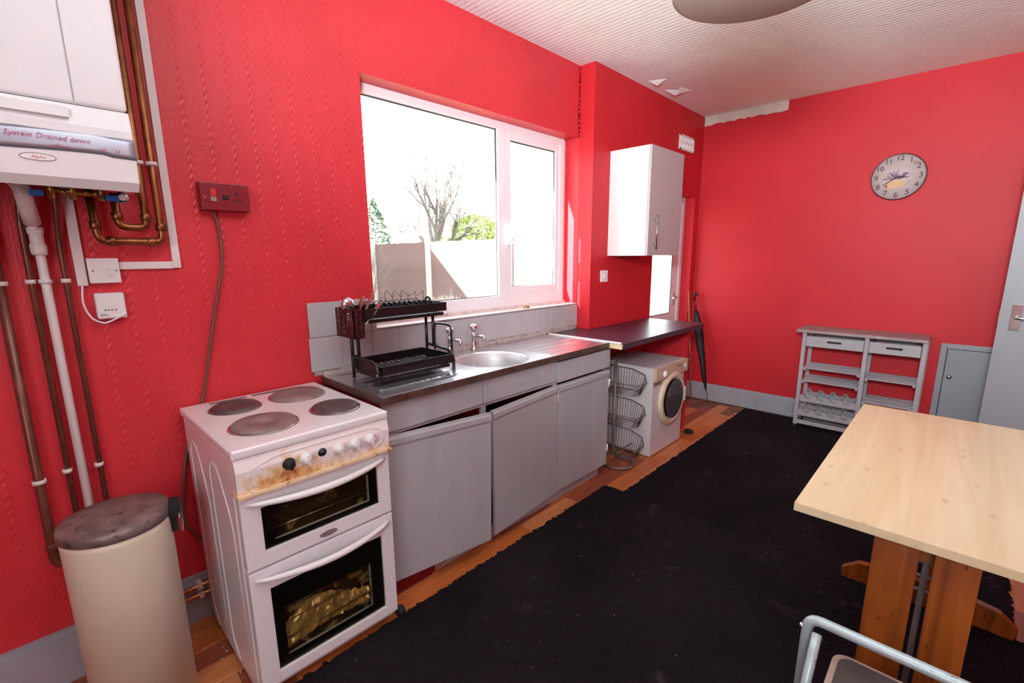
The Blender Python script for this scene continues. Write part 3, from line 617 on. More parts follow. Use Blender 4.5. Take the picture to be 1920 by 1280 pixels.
def utensil(nm, lb, x, y, lean, L_, mt, head):
    base_ = Vector((x, y, 1.085)); d = Vector(lean).normalized(); tip = base_+d*L_
    t = thing(nm, base_, lb, 'utensil' if nm != 'spoon' else 'spoon', None)
    MB().tube([base_, tip], .0035, 6).build('handle', mt, t)
    m = MB(); q = d.to_track_quat('Z', 'Y').to_matrix()
    if head == 'bowl': m.lathe([(.004, -.004), (.013, .006), (.018, .022), (.015, .038), (.006, .048), (0, .05)], tip, 'z', 14, rot=q @ Matrix.Diagonal((1, .45, 1)))
    elif head == 'ball': m.lathe([(.004, -.004), (.022, .006), (.028, .024), (.022, .042), (.008, .052), (0, .053)], tip, 'z', 16, rot=q @ Matrix.Diagonal((1, .6, 1)))
    else: m.box(tip+Vector((-.014, -.0015, -.01)), tip+Vector((.014, .0015, .055)), .001, rot=q, c=tip)
    m.build('head', mt, t)
utensil('ladle', 'steel ladle with round bowl at left of the cutlery holder', .20, .925, (.05, .0, 1), .100, 'blade', 'ball')
utensil('spoon', 'small steel spoon leaning beside ladle in the cutlery holder', .22, .93, (-.35, .1, 1), .105, 'blade', 'bowl')
utensil('spoon', 'large reddish wooden spoon leaning right in cutlery holder', .235, .93, (.02, .32, 1), .118, 'wooden', 'bowl')
utensil('spatula', 'flat steel spatula pointing up between spoons in the holder', .255, .935, (.1, .38, 1), .125, 'blade', 'flat')
utensil('knife', 'steel knife lying low to the right out of holder', .262, .935, (.0, .85, 1), .110, 'blade', 'flat')

# ================================================================== WALL CABINET, VENT, SWITCH
WC = thing('wall_cabinet', (.27, 3.25, 1.395), 'white wall cabinet with grey door hung above worktop', 'cabinet')
box((XC+.001, 3.0, 1.398), (.413, 3.485, 2.112), .001).build('body', 'cabwhite', WC)
dc = box((.415, 3.0, 1.398), (.433, 3.485, 2.112), .002).build('door', 'cabdoor', WC)
m = MB(); m.tube([(.458, 3.075, 1.44), (.458, 3.075, 1.67)], .005, 10)
for z in (1.475, 1.635): m.tube([(.432, 3.075, z), (.458, 3.075, z)], .0035, 8)
m.build('handle', 'chrome', dc)
AV = thing('air_vent', (XC, 4.2, 2.28), 'white louvred air vent high above the back door', 'vent')
box((XC+.0005, 4.055, 2.285), (XC+.008, 4.335, 2.405), .002).build('backing', 'whitedirty', AV)
m = MB(); m.box((XC+.008, 4.055, 2.285), (XC+.014, 4.07, 2.405)); m.box((XC+.008, 4.32, 2.285), (XC+.014, 4.335, 2.405)); m.box((XC+.008, 4.055, 2.285), (XC+.014, 4.335, 2.297)); m.box((XC+.008, 4.055, 2.393), (XC+.014, 4.335, 2.405)); m.box((XC+.008, 4.07, 2.34), (XC+.013, 4.32, 2.35)); m.build('frame', 'white', AV)
for i in range(12):
    y = 4.082+i*.0205; box((XC+.008, y, 2.30), (XC+.012, y+.009, 2.39)).build('louvre', 'white', AV)
SW = thing('light_switch', (XC, 2.955, 1.21), 'small white wall switch on red boxing below the wall cabinet', 'switch')
box((XC+.0005, 2.916, 1.213), (XC+.010, 3.000, 1.295), .002).build('plate', 'white', SW)
box((XC+.009, 2.947, 1.238), (XC+.014, 2.968, 1.268), .001, rot=ry(.1)).build('rocker', 'white', SW)

# ================================================================== WASHING MACHINE
WM = thing('washing_machine', (.32, 3.13, 0), 'small yellowed white front loading washing machine under the worktop', 'washing machine')
wx0, wx1, wy0, wy1, wh = .16, .582, 2.89, 3.375, .648
box((wx0, wy0, .012), (wx1, wy1, wh-.012), .004).build('body', 'washer', WM)
box((wx0-.002, wy0-.002, wh-.014), (wx1+.002, wy1+.002, wh), .003).build('lid', 'washer', WM)
cp = box((wx1, wy0+.004, .552), (wx1+.02, wy1+.022, wh-.004), .006).build('control_panel', 'washcream', WM)
MB().lathe([(.024, .0), (.024, .006), (.018, .016), (0, .018)], (wx1+.02, 3.015, .592), 'x', 20).build('dial', 'white', cp)
box((wx1+.018, 3.335, .585), (wx1+.024, 3.36, .615), .001).build('button', 'white', cp)
m = MB()
for y in (3.20, 3.225, 3.25, 3.275): m.box((wx1+.019, y, .612), (wx1+.0208, y+.014, .618))
m.build('print_marks', 'inkd', cp)
box((wx1-.001, wy0+.004, .515), (wx1+.002, 3.02, .545)).build('badge_strip', 'tan', WM)
wd = MB().lathe([(.196, .0), (.198, .012), (.190, .024), (.172, .030), (.150, .026), (.142, .012), (.142, .0)], (wx1, 3.165, .385), 'x', 44).build('door_ring', 'ringcream', WM)
MB().lathe([(.143, .010), (.120, .004), (.09, -.01), (.05, -.02), (0, -.022)], (wx1+.024, 3.165, .385), 'x', 36).build('door_glass', mat('dark_porthole_glass', srgb(112, 106, 106), .14, metal=.6, coat=.4), wd)
box((wx1+.022, 3.335, .33), (wx1+.036, 3.352, .44), .004).build('door_catch', 'ringcream', wd)
for y in (2.93, 3.33):
    for x in (.2, .55): MB().lathe([(.015, 0), (.015, .014)], (x, y, 0), 'z', 10).build('foot', 'rubber', WM)
t = MB().tube(curve_path([(.14, 3.30, .70), (.17, 3.20, .70), (.20, 3.12, .672), (.19, 3.0, .662), (.145, 2.9, .62), (.13, 2.86, .40), (.13, 2.8, .012)]), .011, 8); tag(t.build('inlet_hose', 'wire'), 'brown grey hose lying over the back of washing machine', 'hose')

# ================================================================== WIRE BASKET STAND
BS = thing('basket_stand', (.42, 2.65, 0), 'brown tubular stand with three wire vegetable baskets beside sink unit', 'basket stand')
MB().tube([(.44, 2.64, .72), (.44, 2.64, .11), (.43, 2.70, .03), (.42, 2.785, .010), (.54, 2.75, .010), (.575, 2.64, .010), (.51, 2.575, .010), (.38, 2.57, .010)], .0085, 10, smooth=.04).build('frame_tube', 'tube', BS)
MB().tube([(.20, 2.64, .72), (.20, 2.64, .02)], .0085, 10).build('frame_tube', 'tube', BS)
MB().tube([(.20, 2.64, .72), (.44, 2.64, .72)], .0085, 10).build('top_bar', 'tube', BS)
MB().tube([(.44, 2.64, .08), (.46, 2.86, .09)], .003, 6).build('cross_wire', 'wire', BS)
def basket(z):
    m = MB(); r = .0018
    # rim pentagon (front runs to a point), lower floor frame
    rim = [(.16, 2.862, z+.15), (.44, 2.862, z+.145), (.54, 2.85, z+.12), (.588, 2.79, z+.085), (.57, 2.70, z+.075), (.16, 2.665, z+.075)]
    flr = [(.18, 2.845, z), (.44, 2.845, z), (.52, 2.82, z), (.55, 2.77, z), (.53, 2.71, z), (.18, 2.685, z)]
    m.tube(rim, .0028, 6, closed=True); m.tube(flr, .0022, 6, closed=True)
    def lerp(a, b, t): return tuple(a[i]*(1-t)+b[i]*t for i in range(3))
    for i in range(14):
        t = i/13; m.tube([lerp(rim[0], rim[1], t), lerp(flr[0], flr[1], t), lerp(flr[5], flr[4], t*.75), lerp(rim[5], rim[4], t*.75)], r, 4)
    for a_, b_, k_ in ((1, 2, 5), (2, 3, 4), (3, 4, 4)):
        for i in range(1, k_+1): t = i/k_; m.tube([lerp(rim[a_], rim[b_], t), lerp(flr[a_], flr[b_], t)], r, 4)
    for t in (.33, .66): m.tube([lerp(flr[0], flr[5], t), lerp(flr[2], flr[4], t)], r, 4)
    m.tube([(.44, 2.645, z+.07), (.45, 2.67, z+.076)], .003, 5)
    m.build('wire_basket', 'wire', BS)
for z in (.485, .262, .04): basket(z)

# ================================================================== UMBRELLA AND STICK
UM = thing('umbrella', (.37, 4.42, .05), 'closed black umbrella leaning in the corner beyond worktop', 'umbrella')
a, b = Vector((.17, 4.47, 1.0)), Vector((.385, 4.43, .012)); dd = (b-a)
P_ = lambda t: a+dd*t
m = MB(); m.tube([P_(.12), P_(.2), P_(.3), P_(.45), P_(.6), P_(.75), P_(.88)], [.016, .03, .037, .036, .030, .022, .008], 10); 
for v in m.bm.verts: v.co += Vector((noise.noise(v.co*20)*.010, noise.noise(v.co*20+Vector((5, 5, 5)))*.010, 0))
m.build('folded_canopy', 'umb', UM)
MB().tube([P_(.86), P_(1.0)], .0045, 8).build('tip', 'tube', UM)
MB().tube([P_(-.02), P_(.14)], .006, 8).build('shaft', 'black', UM)
MB().tube([P_(.02), P_(-.03), P_(-.05)+Vector((.02, 0, 0)), P_(-.03)+Vector((.04, -.01, 0))], .010, 8, smooth=.02).build('crook_handle', 'black', UM)
t = MB().tube([(.105+.02, 4.43, 1.07), (.225, 4.42, .004)], .0065, 8); tag(t.build('bamboo_stick', 'stick'), 'thin brown stick leaning in corner beside black umbrella', 'stick')

# ================================================================== BOILER
BO = thing('boiler', (.05, -.1, 1.585), 'white wall boiler with strip of silver tape across front', 'boiler')
by0, by1 = -.42, .275
m = MB(); m.box((.03, by0+.01, 1.66), (.30, by1-.01, 2.30)); m.box((.30, by0, 1.784), (.335, by1, 2.30), .012, seg=3); m.build('case', 'boiler', BO)
m = MB(); m.prism([(.30, 1.586), (.325, 1.578), (.345, 1.60), (.350, 1.66), (.347, 1.73), (.338, 1.779), (.30, 1.779)], 'y', by0, by1); 
m.build('lower_cover', 'boiler', BO)
m = MB(); m.box((.05, by0, 1.60), (.30, by0+.012, 1.68)); m.box((.05, by1-.014, 1.592), (.31, by1, 1.78)); m.build('side_skirt', 'boiler', BO)
box((.05, by0+.02, 1.64), (.29, by1-.02, 1.66)).build('base_plate', 'dark', BO)
box((.3352, .167, 1.79), (.3362, .170, 2.295)).build('seam', 'greyd', BO)
m = MB(); m.prism([(.338, 1.742), (.356, 1.744), (.352, 1.765), (.338, 1.772)], 'y', by0+.02, .152); m.build('grip_flap', 'white', BO)
# tape follows the bulge and sags a little, end curls round the edge
m = MB(); n = 40; rows = []
for i in range(n+1):
    t = i/n; y = by0+(by1-by0+.002)*t; dz = .004*math.sin(t*9)+(-.004 if t > .9 else 0)
    for_ = []
    for z in (1.660, 1.672, 1.688, 1.702, 1.712):
        zz = z+dz; x = .3505-.9*(zz-1.66)**2 if zz > 1.66 else .3505; x -= (.0 if zz < 1.66 else (zz-1.66)*.03)
        for_.append(m.bm.verts.new((x+.0012, y, zz)))
    rows.append(for_)
for i in range(n):
    for j in range(4): m.bm.faces.new((rows[i][j], rows[i+1][j], rows[i+1][j+1], rows[i][j+1])).smooth = True
r_ = bmesh.ops.extrude_face_region(m.bm, geom=list(m.bm.faces)); 
for g_ in r_['geom']:
    if isinstance(g_, bmesh.types.BMVert): g_.co.x -= .001
tp = m.build('silver_tape', 'tape', BO)
text('handwriting', 'System Drained down', .0172, 'ink', (.3522, .107, 1.692), (0, 1, 0), (0, 0, 1), tp, .0003, shear=.25)
text('handwriting', 'off and', .012, 'ink', (.3528, .125, 1.673), (0, 1, 0), (0, 0, 1), tp, .0003, shear=.25)
text('handwriting', '28.11.24', .012, 'ink', (.3525, .222, 1.676), (0, 1, 0), (0, 0, 1), tp, .0003, shear=.25)
m = MB(); 
def oval(cy, cz, a_, b_): return [(cy+a_*math.cos(t), cz+b_*math.sin(t)*(1 if math.sin(t) > 0 else .8)) for t in [2*PI*i/30 for i in range(30)]]
m.prism(oval(.082, 1.642, .033, .0098), 'x', .347, .3505); lg = m.build('badge_rim', 'greyrail', BO)
m = MB(); m.prism(oval(.082, 1.6415, .031, .0082), 'x', .3505, .3512); m.build('badge', 'boiler', BO)
text('badge_lettering', 'Alpha', .011, 'logo', (.3513, .082, 1.642), (0, 1, 0), (0, 0, 1), BO, .0002, shear=.2)
# valves below the boiler
def valve(nm, y, lb, grp='boiler valves'):
    v = thing(nm, (.1, y, 1.59), lb, 'valve', grp); return v
v = valve('filling_loop', .15, 'brass filling loop with two blue handles under boiler')
m = MB(); m.tube([(.14, .105, 1.588), (.14, .215, 1.582)], .0062, 8)
for y in (.105, .15, .213): m.tube([(.14, y, 1.62), (.14, y, 1.565)], .0085, 8)
for y in (.13, .18, .20): m.lathe([(.0095, -.006), (.0095, .006)], (.14, y, 1.585), 'y', 6)
m.build('pipework', 'brass', v)
for y, dz in ((.075, 0), (.235, -.002)): box((.14, y-.016, 1.568+dz), (.165, y+.014, 1.584+dz), .003).build('blue_handle', 'blue', v)
MB().tube(curve_path([(.16, .215, 1.61), (.18, .235, 1.597), (.18, .25, 1.597), (.16, .255, 1.61)]), .0012, 5).build('earth_wire', 'yellow', v)
v = valve('pressure_gauge', .255, 'round chrome cap at right end under the boiler')
MB().lathe([(0, .0), (.014, .0), (.017, -.004), (.017, -.02), (.012, -.03)], (.160, .258, 1.578), 'x', 20).build('cap', 'chrome', v)
MB().lathe([(.006, .001), (.009, .003), (.010, .0)], (.161, .258, 1.578), 'x', 16).build('dial_ring', 'white', v)
# ---------------- pipes
def pipe(nm, lb, pts, r, mt, clips=(), sm=.03, ends=None, clipx=None):
    t = thing(nm, pts[-1] if pts[-1][2] < pts[0][2] else pts[0], lb, 'pipe', None)
    MB().tube(pts, r, 12, smooth=sm).build('pipe_run', mt, t)
    for (x, y, z) in clips:
        m = MB(); m.lathe([(r+.001, -.006), (r+.0045, -.006), (r+.0045, .006), (r+.001, .006)], (x, y, z), 'z', 14); m.box((.001, y-.006, z-.006), (x-r, y+.006, z+.006)); m.build('pipe_clip', 'whitedirty', t)
    for c, ax in (ends or ()):
        MB().lathe([(r+.0025, -.012), (r+.004, -.010), (r+.004, .010), (r+.0025, .012)], c, ax, 14).build('fitting', mt, t)
    return t
pipe('copper_pipe', 'outer copper pipe looping under boiler to its right edge', [(.055, .362, 2.62), (.055, .362, 1.452), (.055, .197, 1.452), (.055, .192, 1.62)], .0115, 'copper', [(.055, .362, 1.70)], .026, [((.055, .362, 1.50), 'z'), ((.055, .195, 1.50), 'z'), ((.055, .225, 1.452), 'y'), ((.055, .33, 1.452), 'y')])
pipe('copper_pipe', 'inner copper pipe in shorter loop under the boiler edge', [(.055, .325, 2.62), (.055, .325, 1.497), (.055, .252, 1.497), (.055, .252, 1.60)], .0115, 'copper', [(.055, .325, 1.70)], .026, [((.055, .325, 1.53), 'z'), ((.055, .252, 1.53), 'z')])
pipe('wall_pipe', 'thick brown wall pipe furthest left ending behind the bin', [(.03, -.03, 1.64), (.03, -.045, .44), (.03, .0, .42)], .0125, 'pipebrown', [(.03, -.0325, 1.33), (.03, -.041, .722)], .02, [((.03, -.043, .50), 'z')])
pipe('wall_pipe', 'thin brown wall pipe just left of the white pipe', [(.05, .045, 1.64), (.025, .033, 1.5), (.025, .022, .01)], .008, 'pipebrown', [(.025, .030, 1.333), (.025, .025, .735)], .02)
pipe('wall_pipe', 'thin brown wall pipe beside the white cable trunking', [(.06, .115, 1.64), (.05, .115, 1.56), (.022, .108, 1.45), (.022, .100, .01)], .0075, 'pipebrown', [(.022, .107, 1.333), (.022, .102, .73)], .02)
wp = pipe('white_waste_pipe', 'white plastic waste pipe running down from the boiler', [(.10, .048, 1.64), (.10, .048, 1.60), (.03, .062, 1.46), (.03, .058, .01)], .0115, 'whitedirty', [(.03, .0615, 1.333)], .04)
MB().lathe([(.017, -.03), (.019, -.02), (.019, .0), (.016, .004), (.016, .03), (.019, .034), (.019, .05)], (.033, .061, 1.44), 'z', 16).build('coupling', 'whitedirty', wp)
MB().tube([(.10, .048, 1.61), (.075, .052, 1.555), (.045, .058, 1.50)], .020, 14).build('boot', 'whitedirty', wp)
t = MB().tube(curve_path([(.16, -.02, 1.60), (.17, .02, 1.596), (.13, .035, 1.575)]), .002, 5); tag(t.build('thin_white_wire', 'white'), 'thin white wire hanging under left end of boiler', 'wire')
bp = thing('floor_pipe_pair', (.05, .3, .13), 'pair of bright copper pipes along skirting behind bin and cooker', 'pipe')
for z in (.165, .128): MB().tube([(.05, .08, z-.003), (.05, .60, z+.006)], .0075, 10).build('pipe_run', 'copperbright', bp)
for y in (.318,):
    for z in (.165, .128): box((.02, y-.008, z-.012), (.06, y+.008, z+.012), .002).build('pipe_clip', 'whitedirty', bp)
MB().lathe([(.009, -.01), (.0095, .01)], (.05, .285, .163), 'y', 10).build('fitting', 'copperbright', bp)
# trunking
t = thing('cable_trunking', (.0, .40, 1.36), 'white trunking down right of copper pipes and back to switch', 'trunking')
box((.0, .389, 1.366), (.014, .412, 2.625), .001).build('upright_run', 'whitedirty', t); box((.0, .242, 1.364), (.013, .3885, 1.388), .001).build('level_run', 'whitedirty', t)
t = box((.0, .133, 1.315), (.013, .158, 1.61), .001); tag(t.build('short_trunking', 'whitedirty'), 'short white trunking from boiler down to white fused switch', 'trunking')
FS = thing('fused_switch', (0, .2, 1.32), 'white fused spur switch left of level trunking', 'switch')
box((0, .162, 1.322), (.026, .240, 1.400), .003).build('plate', 'white', FS)
box((.025, .206, 1.345), (.031, .222, 1.372), .001, rot=ry(.12)).build('rocker', 'white', FS)
box((.0255, .183, 1.350), (.0275, .196, 1.373), .0005).build('fuse_holder', 'white', FS)
m = MB(); m.lathe([(.0035, 0), (.0035, .0015)], (.0255, .173, 1.361), 'x', 10); m.lathe([(.0035, 0), (.0035, .0015)], (.0255, .231, 1.361), 'x', 10); m.build('screw', 'greyd', FS)
RC = thing('heating_receiver', (0, .2, 1.2), 'white rounded heating control box under the fused switch', 'control box')
box((0, .165, 1.207), (.03, .240, 1.290), .009, seg=3).build('case', 'white', RC)
text('lettering', 'EPH', .011, 'inkd', (.0302, .182, 1.2195), (0, 1, 0), (0, 0, 1), RC, .0003)
m = MB()
for i, y in enumerate((.186, .194, .203, .213)): m.box((.0298, y-.0025, 1.234), (.0306, y+.0025, 1.2375))
m.build('indicator_marks', 'inkd', RC)
t = MB().tube(curve_path([(.012, .143, 1.316), (.02, .137, 1.26), (.025, .150, 1.215), (.028, .175, 1.196), (.033, .195, 1.200), (.033, .238, 1.222)]), .0028, 7); tag(t.build('white_lead', 'white'), 'white lead looping from trunking to heating control box', 'cable')
# red oversprayed cooker socket and its cable
CS = thing('cooker_socket', (0, .57, 1.56), 'dark red overpainted cooker switch socket on the red wall', 'socket')
box((0, .492, 1.567), (.045, .650, 1.662), .003).build('box', 'sockred', CS)
box((.044, .522, 1.615), (.050, .540, 1.640), .001).build('rocker', 'pink', CS)
box((.044, .522, 1.597), (.049, .540, 1.614), .001).build('neon', 'tan', CS)
box((.044, .560, 1.607), (.049, .580, 1.622), .001).build('rocker', 'rubber', CS)
m = MB(); m.box((.0448, .604, 1.622), (.046, .609, 1.632)); m.box((.0448, .596, 1.602), (.046, .604, 1.606)); m.box((.0448, .612, 1.602), (.046, .620, 1.606)); m.build('socket_holes', 'rubber', CS)
m = MB()
for y in (.505, .638): m.lathe([(.004, 0), (.004, .0015)], (.045, y, 1.61), 'x', 10)
m.build('screw', 'chrome', CS)
cp_ = [(.012, .535, 1.57), (.014, .545, 1.482), (.02, .537, 1.367), (.02, .502, 1.231), (.02, .469, 1.094), (.018, .433, .937), (.018, .405, .84), (.018, .344, .689), (.018, .316, .528), (.02, .311, .421), (.03, .359, .308)]
t = MB().tube(curve_path(cp_), .0055, 8); tag(t.build('cooker_cable', 'cable'), 'brown cable hanging from red socket down behind cooker', 'cable')

# ================================================================== BIN
BN = thing('pedal_bin', (.32, .10, 0), 'tall cream pedal bin with scuffed dark lid', 'bin')
m = MB(); m.lathe([(.122, .012), (.127, .014), (.127, .62), (.128, .637), (.12, .64)], (.32, .10, 0), 'z', 56); m.build('body', 'bin', BN)
MB().lathe([(.118, 0), (.124, .002), (.124, .014), (.118, .015)], (.32, .10, 0), 'z', 48).build('base_ring', 'rubber', BN)
m = MB(); m.lathe([(.1275, .638), (.131, .64), (.131, .662), (.128, .667), (.06, .672), (0, .673)], (.32, .10, 0), 'z', 56); m.build('lid', 'binlid', BN)
a = math.radians(75); c = Vector((.32+.138*math.cos(a), .10+.138*math.sin(a), 0))
m = MB(); m.box((c.x-.026, c.y-.012, .625), (c.x+.026, c.y+.016, .672), .004, rot=rz(a-PI/2), c=(c.x, c.y, .65)); m.box((c.x-.013, c.y-.012, .575), (c.x+.013, c.y+.004, .63), .003, rot=rz(a-PI/2), c=(c.x, c.y, .6)); m.build('hinge', 'rubber', BN)
R_ = rz(a-PI/2)
pts = [c+R_ @ Vector((.03*math.cos(t_), .014, 0))+Vector((0, 0, .615-.05*math.sin(t_))) for t_ in [PI*i/12 for i in range(13)]]
MB().tube([pts[0]+Vector((0, 0, .025))]+pts+[pts[-1]+Vector((0, 0, .025))], .0016, 6).build('wire_handle', 'chrome', BN)
box((.43, .04, .004), (.47, .075, .012), .002).build('pedal', 'rubber', BN)

# ================================================================== CART
CT = thing('kitchen_cart', (1.52, 4.39, 0), 'grey slatted kitchen trolley with two drawers and wine racks', 'trolley')
fy, ky = 4.255, 4.525
for i in range(8):
    x0 = 1.105+i*.0994; box((x0, 4.235, .795), (x0+.0990, 4.54, .817), .0012, seg=1).build('top_board', 'carttop', CT)
for x in (1.148, 1.548, 1.872):
    for y in (fy, ky-.025): box((x, y, .035), (x+.027, y+.025, .795), .0015, seg=1).build('leg', 'cartw', CT)
for (x0, x1) in ((1.178, 1.546), (1.578, 1.868)):
    m = MB(); zc, zw = .733, .008; xc_ = (x0+x1)/2+(.0); hw = .046        # drawer front with a slot handle
    m.box((x0, fy-.006, .688), (x1, fy+.012, zc-zw), .001); m.box((x0, fy-.006, zc+zw), (x1, fy+.012, .768), .001); m.box((x0, fy-.006, zc-zw), (xc_-hw, fy+.012, zc+zw)); m.box((xc_+hw, fy-.006, zc-zw), (x1, fy+.012, zc+zw))
    d = m.build('drawer', 'cartw', CT); m = MB(); m.box((x0+.01, fy+.012, .70), (x1-.01, fy+.22, .712)); m.box((x0+.01, fy+.012, .70), (x0+.018, fy+.22, .76)); m.box((x1-.018, fy+.012, .70), (x1-.01, fy+.22, .76)); m.box((x0+.01, fy+.21, .70), (x1-.01, fy+.22, .76)); m.build('drawer_box', 'cartw', d)
def slats(x0, x1, z, n_=5):
    for i in range(n_):
        y = fy+.012+i*(.235/(n_-1))-.01; box((x0, y, z), (x1, y+.030, z+.010), .001, seg=1).build('slat', 'cartw', CT)
    for x in (x0+.002, x1-.018): box((x, fy+.0, z-.014), (x+.016, ky, z), .001, seg=1).build('shelf_rail', 'cartw', CT)
slats(1.176, 1.547, .505); slats(1.176, 1.547, .400); slats(1.577, 1.871, .485); slats(1.577, 1.871, .305); slats(1.577, 1.871, .12)
def winerack(z):
    x0, x1 = 1.176, 1.547; n_ = 4; pit = (x1-x0)/(n_+.35)
    top = []
    for i in range(n_):
        c_ = x0+pit*(i+.68); top += [(c_+.030*math.cos(t_), z+.052-.026*math.sin(t_)) for t_ in [PI-PI*k/8 for k in range(9)]]
    for y in (fy+.002, fy+.12, ky-.03):
        poly = [(x0, z)]+[(x0, z+.052)]+top+[(x1, z+.052), (x1, z)]
        MB().prism(poly, 'y', y, y+.014).build('scalloped_board', 'cartw', CT)
    for i in range(n_+1): 
        x = x0+pit*(i+.18)-.010; box((x, fy+.016, z+.036), (x+.016, ky-.03, z+.046), .001, seg=1).build('rack_bar', 'cartw', CT)
winerack(.235); winerack(.115)
for y in (fy+.002, ky-.022): box((1.175, y, .045), (1.873, y+.02, .075), .001).build('bottom_rail', 'cartw', CT)
for x in (1.148, 1.872): box((x+.002, fy+.02, .66), (x+.022, ky-.02, .69), .001).build('side_rail', 'cartw', CT); box((x+.002, fy+.02, .05), (x+.022, ky-.02, .08), .001).build('side_rail', 'cartw', CT)
for x in (1.161, 1.885):
    for y in (fy+.012, ky-.014):
        MB().lathe([(.017, -.008), (.017, .008)], (x, y, .017), 'x', 14).build('castor', 'rubber', CT)
        box((x-.003, y-.004, .017), (x+.003, y+.004, .036)).build('castor_fork', 'chrome', CT)

# ================================================================== CLOCK
CL = thing('wall_clock', (1.572, YB, 1.946), 'round distressed wall clock with cup and lavender picture', 'clock')
ccx, ccz, cr_ = 1.572, 1.946, .160
MB().lathe([(0, -.001), (cr_, -.001), (cr_+.002, -.006), (cr_, -.016), (cr_-.006, -.017), (cr_-.007, -.014)], (ccx, YB, ccz), 'y', 64).build('rim', 'clockrim', CL)
MB().lathe([(0, -.0145), (cr_-.0065, -.0145), (cr_-.0065, -.010)], (ccx, YB, ccz), 'y', 64).build('face', 'clockf', CL)
for h in range(1, 13):
    a = PI/2-h*PI/6; text('numeral', str(h), .054 if h < 10 else .048, 'inkd', (ccx+.128*math.cos(a), YB-.0150, ccz+.128*math.sin(a)), (1, 0, 0), (0, 0, 1), CL, .0003)
def flat(nm, poly, mt, dy=.0150):
    return MB().prism([(ccx+p[0], ccz+p[1]) for p in poly], 'y', YB-dy, YB-dy-.0006).build(nm, mt, CL)
flat('printed_cup', [(-.055, -.028), (.05, -.022), (.047, -.05), (.03, -.072), (-.04, -.080), (-.062, -.074), (-.06, -.05)], 'cup')
flat('printed_saucer_flower', [(-.075, -.052), (-.058, -.048), (-.055, -.068), (-.074, -.072)], 'ink')
MB().tube([(ccx+.05, YB-.0152, ccz-.022), (ccx+.07, YB-.0152, ccz-.028), (ccx+.062, YB-.0152, ccz-.052), (ccx+.045, YB-.0152, ccz-.058)], .0015, 5, smooth=.01).build('printed_cup_handle', 'tan', CL)
m = MB()
for i in range(46):
    a = random.uniform(.08, PI-.02); L_ = random.uniform(.04, .078); w_ = .0022
    bx, bz = ccx-.01+random.uniform(-.03, .03), ccz-.012+random.uniform(-.008, .006); ex, ez = bx+L_*math.cos(a), bz+L_*.75*math.sin(a); nx, nz = -math.sin(a)*w_, math.cos(a)*w_
    m.prism([(bx-nx*.4, bz-nz*.4), (bx+nx*.4, bz+nz*.4), (ex+nx, ez+nz), (ex-nx, ez-nz)], 'y', YB-.0156-.00001*i, YB-.0150)
m.build('printed_lavender', 'lav', CL)
m = MB(); m.prism([(ccx+.092+.016*math.cos(t_), ccz+.088+.012*math.sin(t_)*(1+.3*math.cos(3*t_))) for t_ in [2*PI*i/18 for i in range(18)]], 'y', YB-.0155, YB-.0150); m.build('printed_butterfly', 'tan', CL)
def hand(ang, L_, w_):
    d = (math.sin(ang), math.cos(ang)); n_ = (d[1], -d[0]); c_ = (ccx, ccz)
    m = MB().prism([(c_[0]-d[0]*.015+n_[0]*w_, c_[1]-d[1]*.015+n_[1]*w_), (c_[0]+d[0]*L_*.6+n_[0]*w_, c_[1]+d[1]*L_*.6+n_[1]*w_), (c_[0]+d[0]*L_, c_[1]+d[1]*L_), (c_[0]+d[0]*L_*.6-n_[0]*w_, c_[1]+d[1]*L_*.6-n_[1]*w_), (c_[0]-d[0]*.015-n_[0]*w_, c_[1]-d[1]*.015-n_[1]*w_)], 'y', YB-.0185, YB-.0175); m.build('hand', 'rubber', CL)
hand(math.radians(238), .115, .0028); hand(math.radians(92), .05, .003)
MB().lathe([(.0045, -.019), (.0045, -.021), (0, -.022)], (ccx, YB, ccz), 'y', 12).build('pin', 'chrome', CL)

# ================================================================== TABLE
TB = thing('table', (2.16, 1.92, 0), 'pale wood laminate table on orange pine trestle legs', 'table')
m = box((1.772, 1.345, .727), (2.56, 2.505, .750), .0015); tp_ = m.build('tabletop', 'tabletop', TB)
for (x0, x1, lean) in ((1.943, 2.031, 0), (2.058, 2.137, 0)): box((x0, 1.395, 0), (x1, 1.425, .727), .002).build('leg', 'pine', TB)
box((2.040, 1.46, .03), (2.052, 1.50, .727), .001).build('leg_plate', 'greyrail', TB)
for (x0, x1) in ((1.955, 2.035), (2.065, 2.145)): box((x0, 2.29, .03), (x1, 2.32, .727), .002).build('leg', 'pine', TB)
def footrail(y, zt):
    MB().prism([(1.80, .0), (1.795, .05), (1.85, .095), (1.95, .11), (2.20, .11), (2.28, .095), (2.33, .05), (2.32, .0)], 'y', y, y+.03).build('foot', 'pine', TB)
footrail(2.32, 0); footrail(1.425, 0)
box((1.96, 1.425, .66), (2.13, 1.455, .727), .002).build('crosspiece', 'pine', TB); box((1.85, 2.32, .66), (2.25, 2.35, .727), .002).build('crosspiece', 'pine', TB)
box((2.0, 1.455, .27), (2.03, 2.32, .36), .002).build('stretcher', 'pine', TB)
for z in (.10, .16, .22): MB().tube([(1.99, 2.28, z), (2.11, 2.28, z)], .008, 8).build('dowel', 'greyrail', TB)

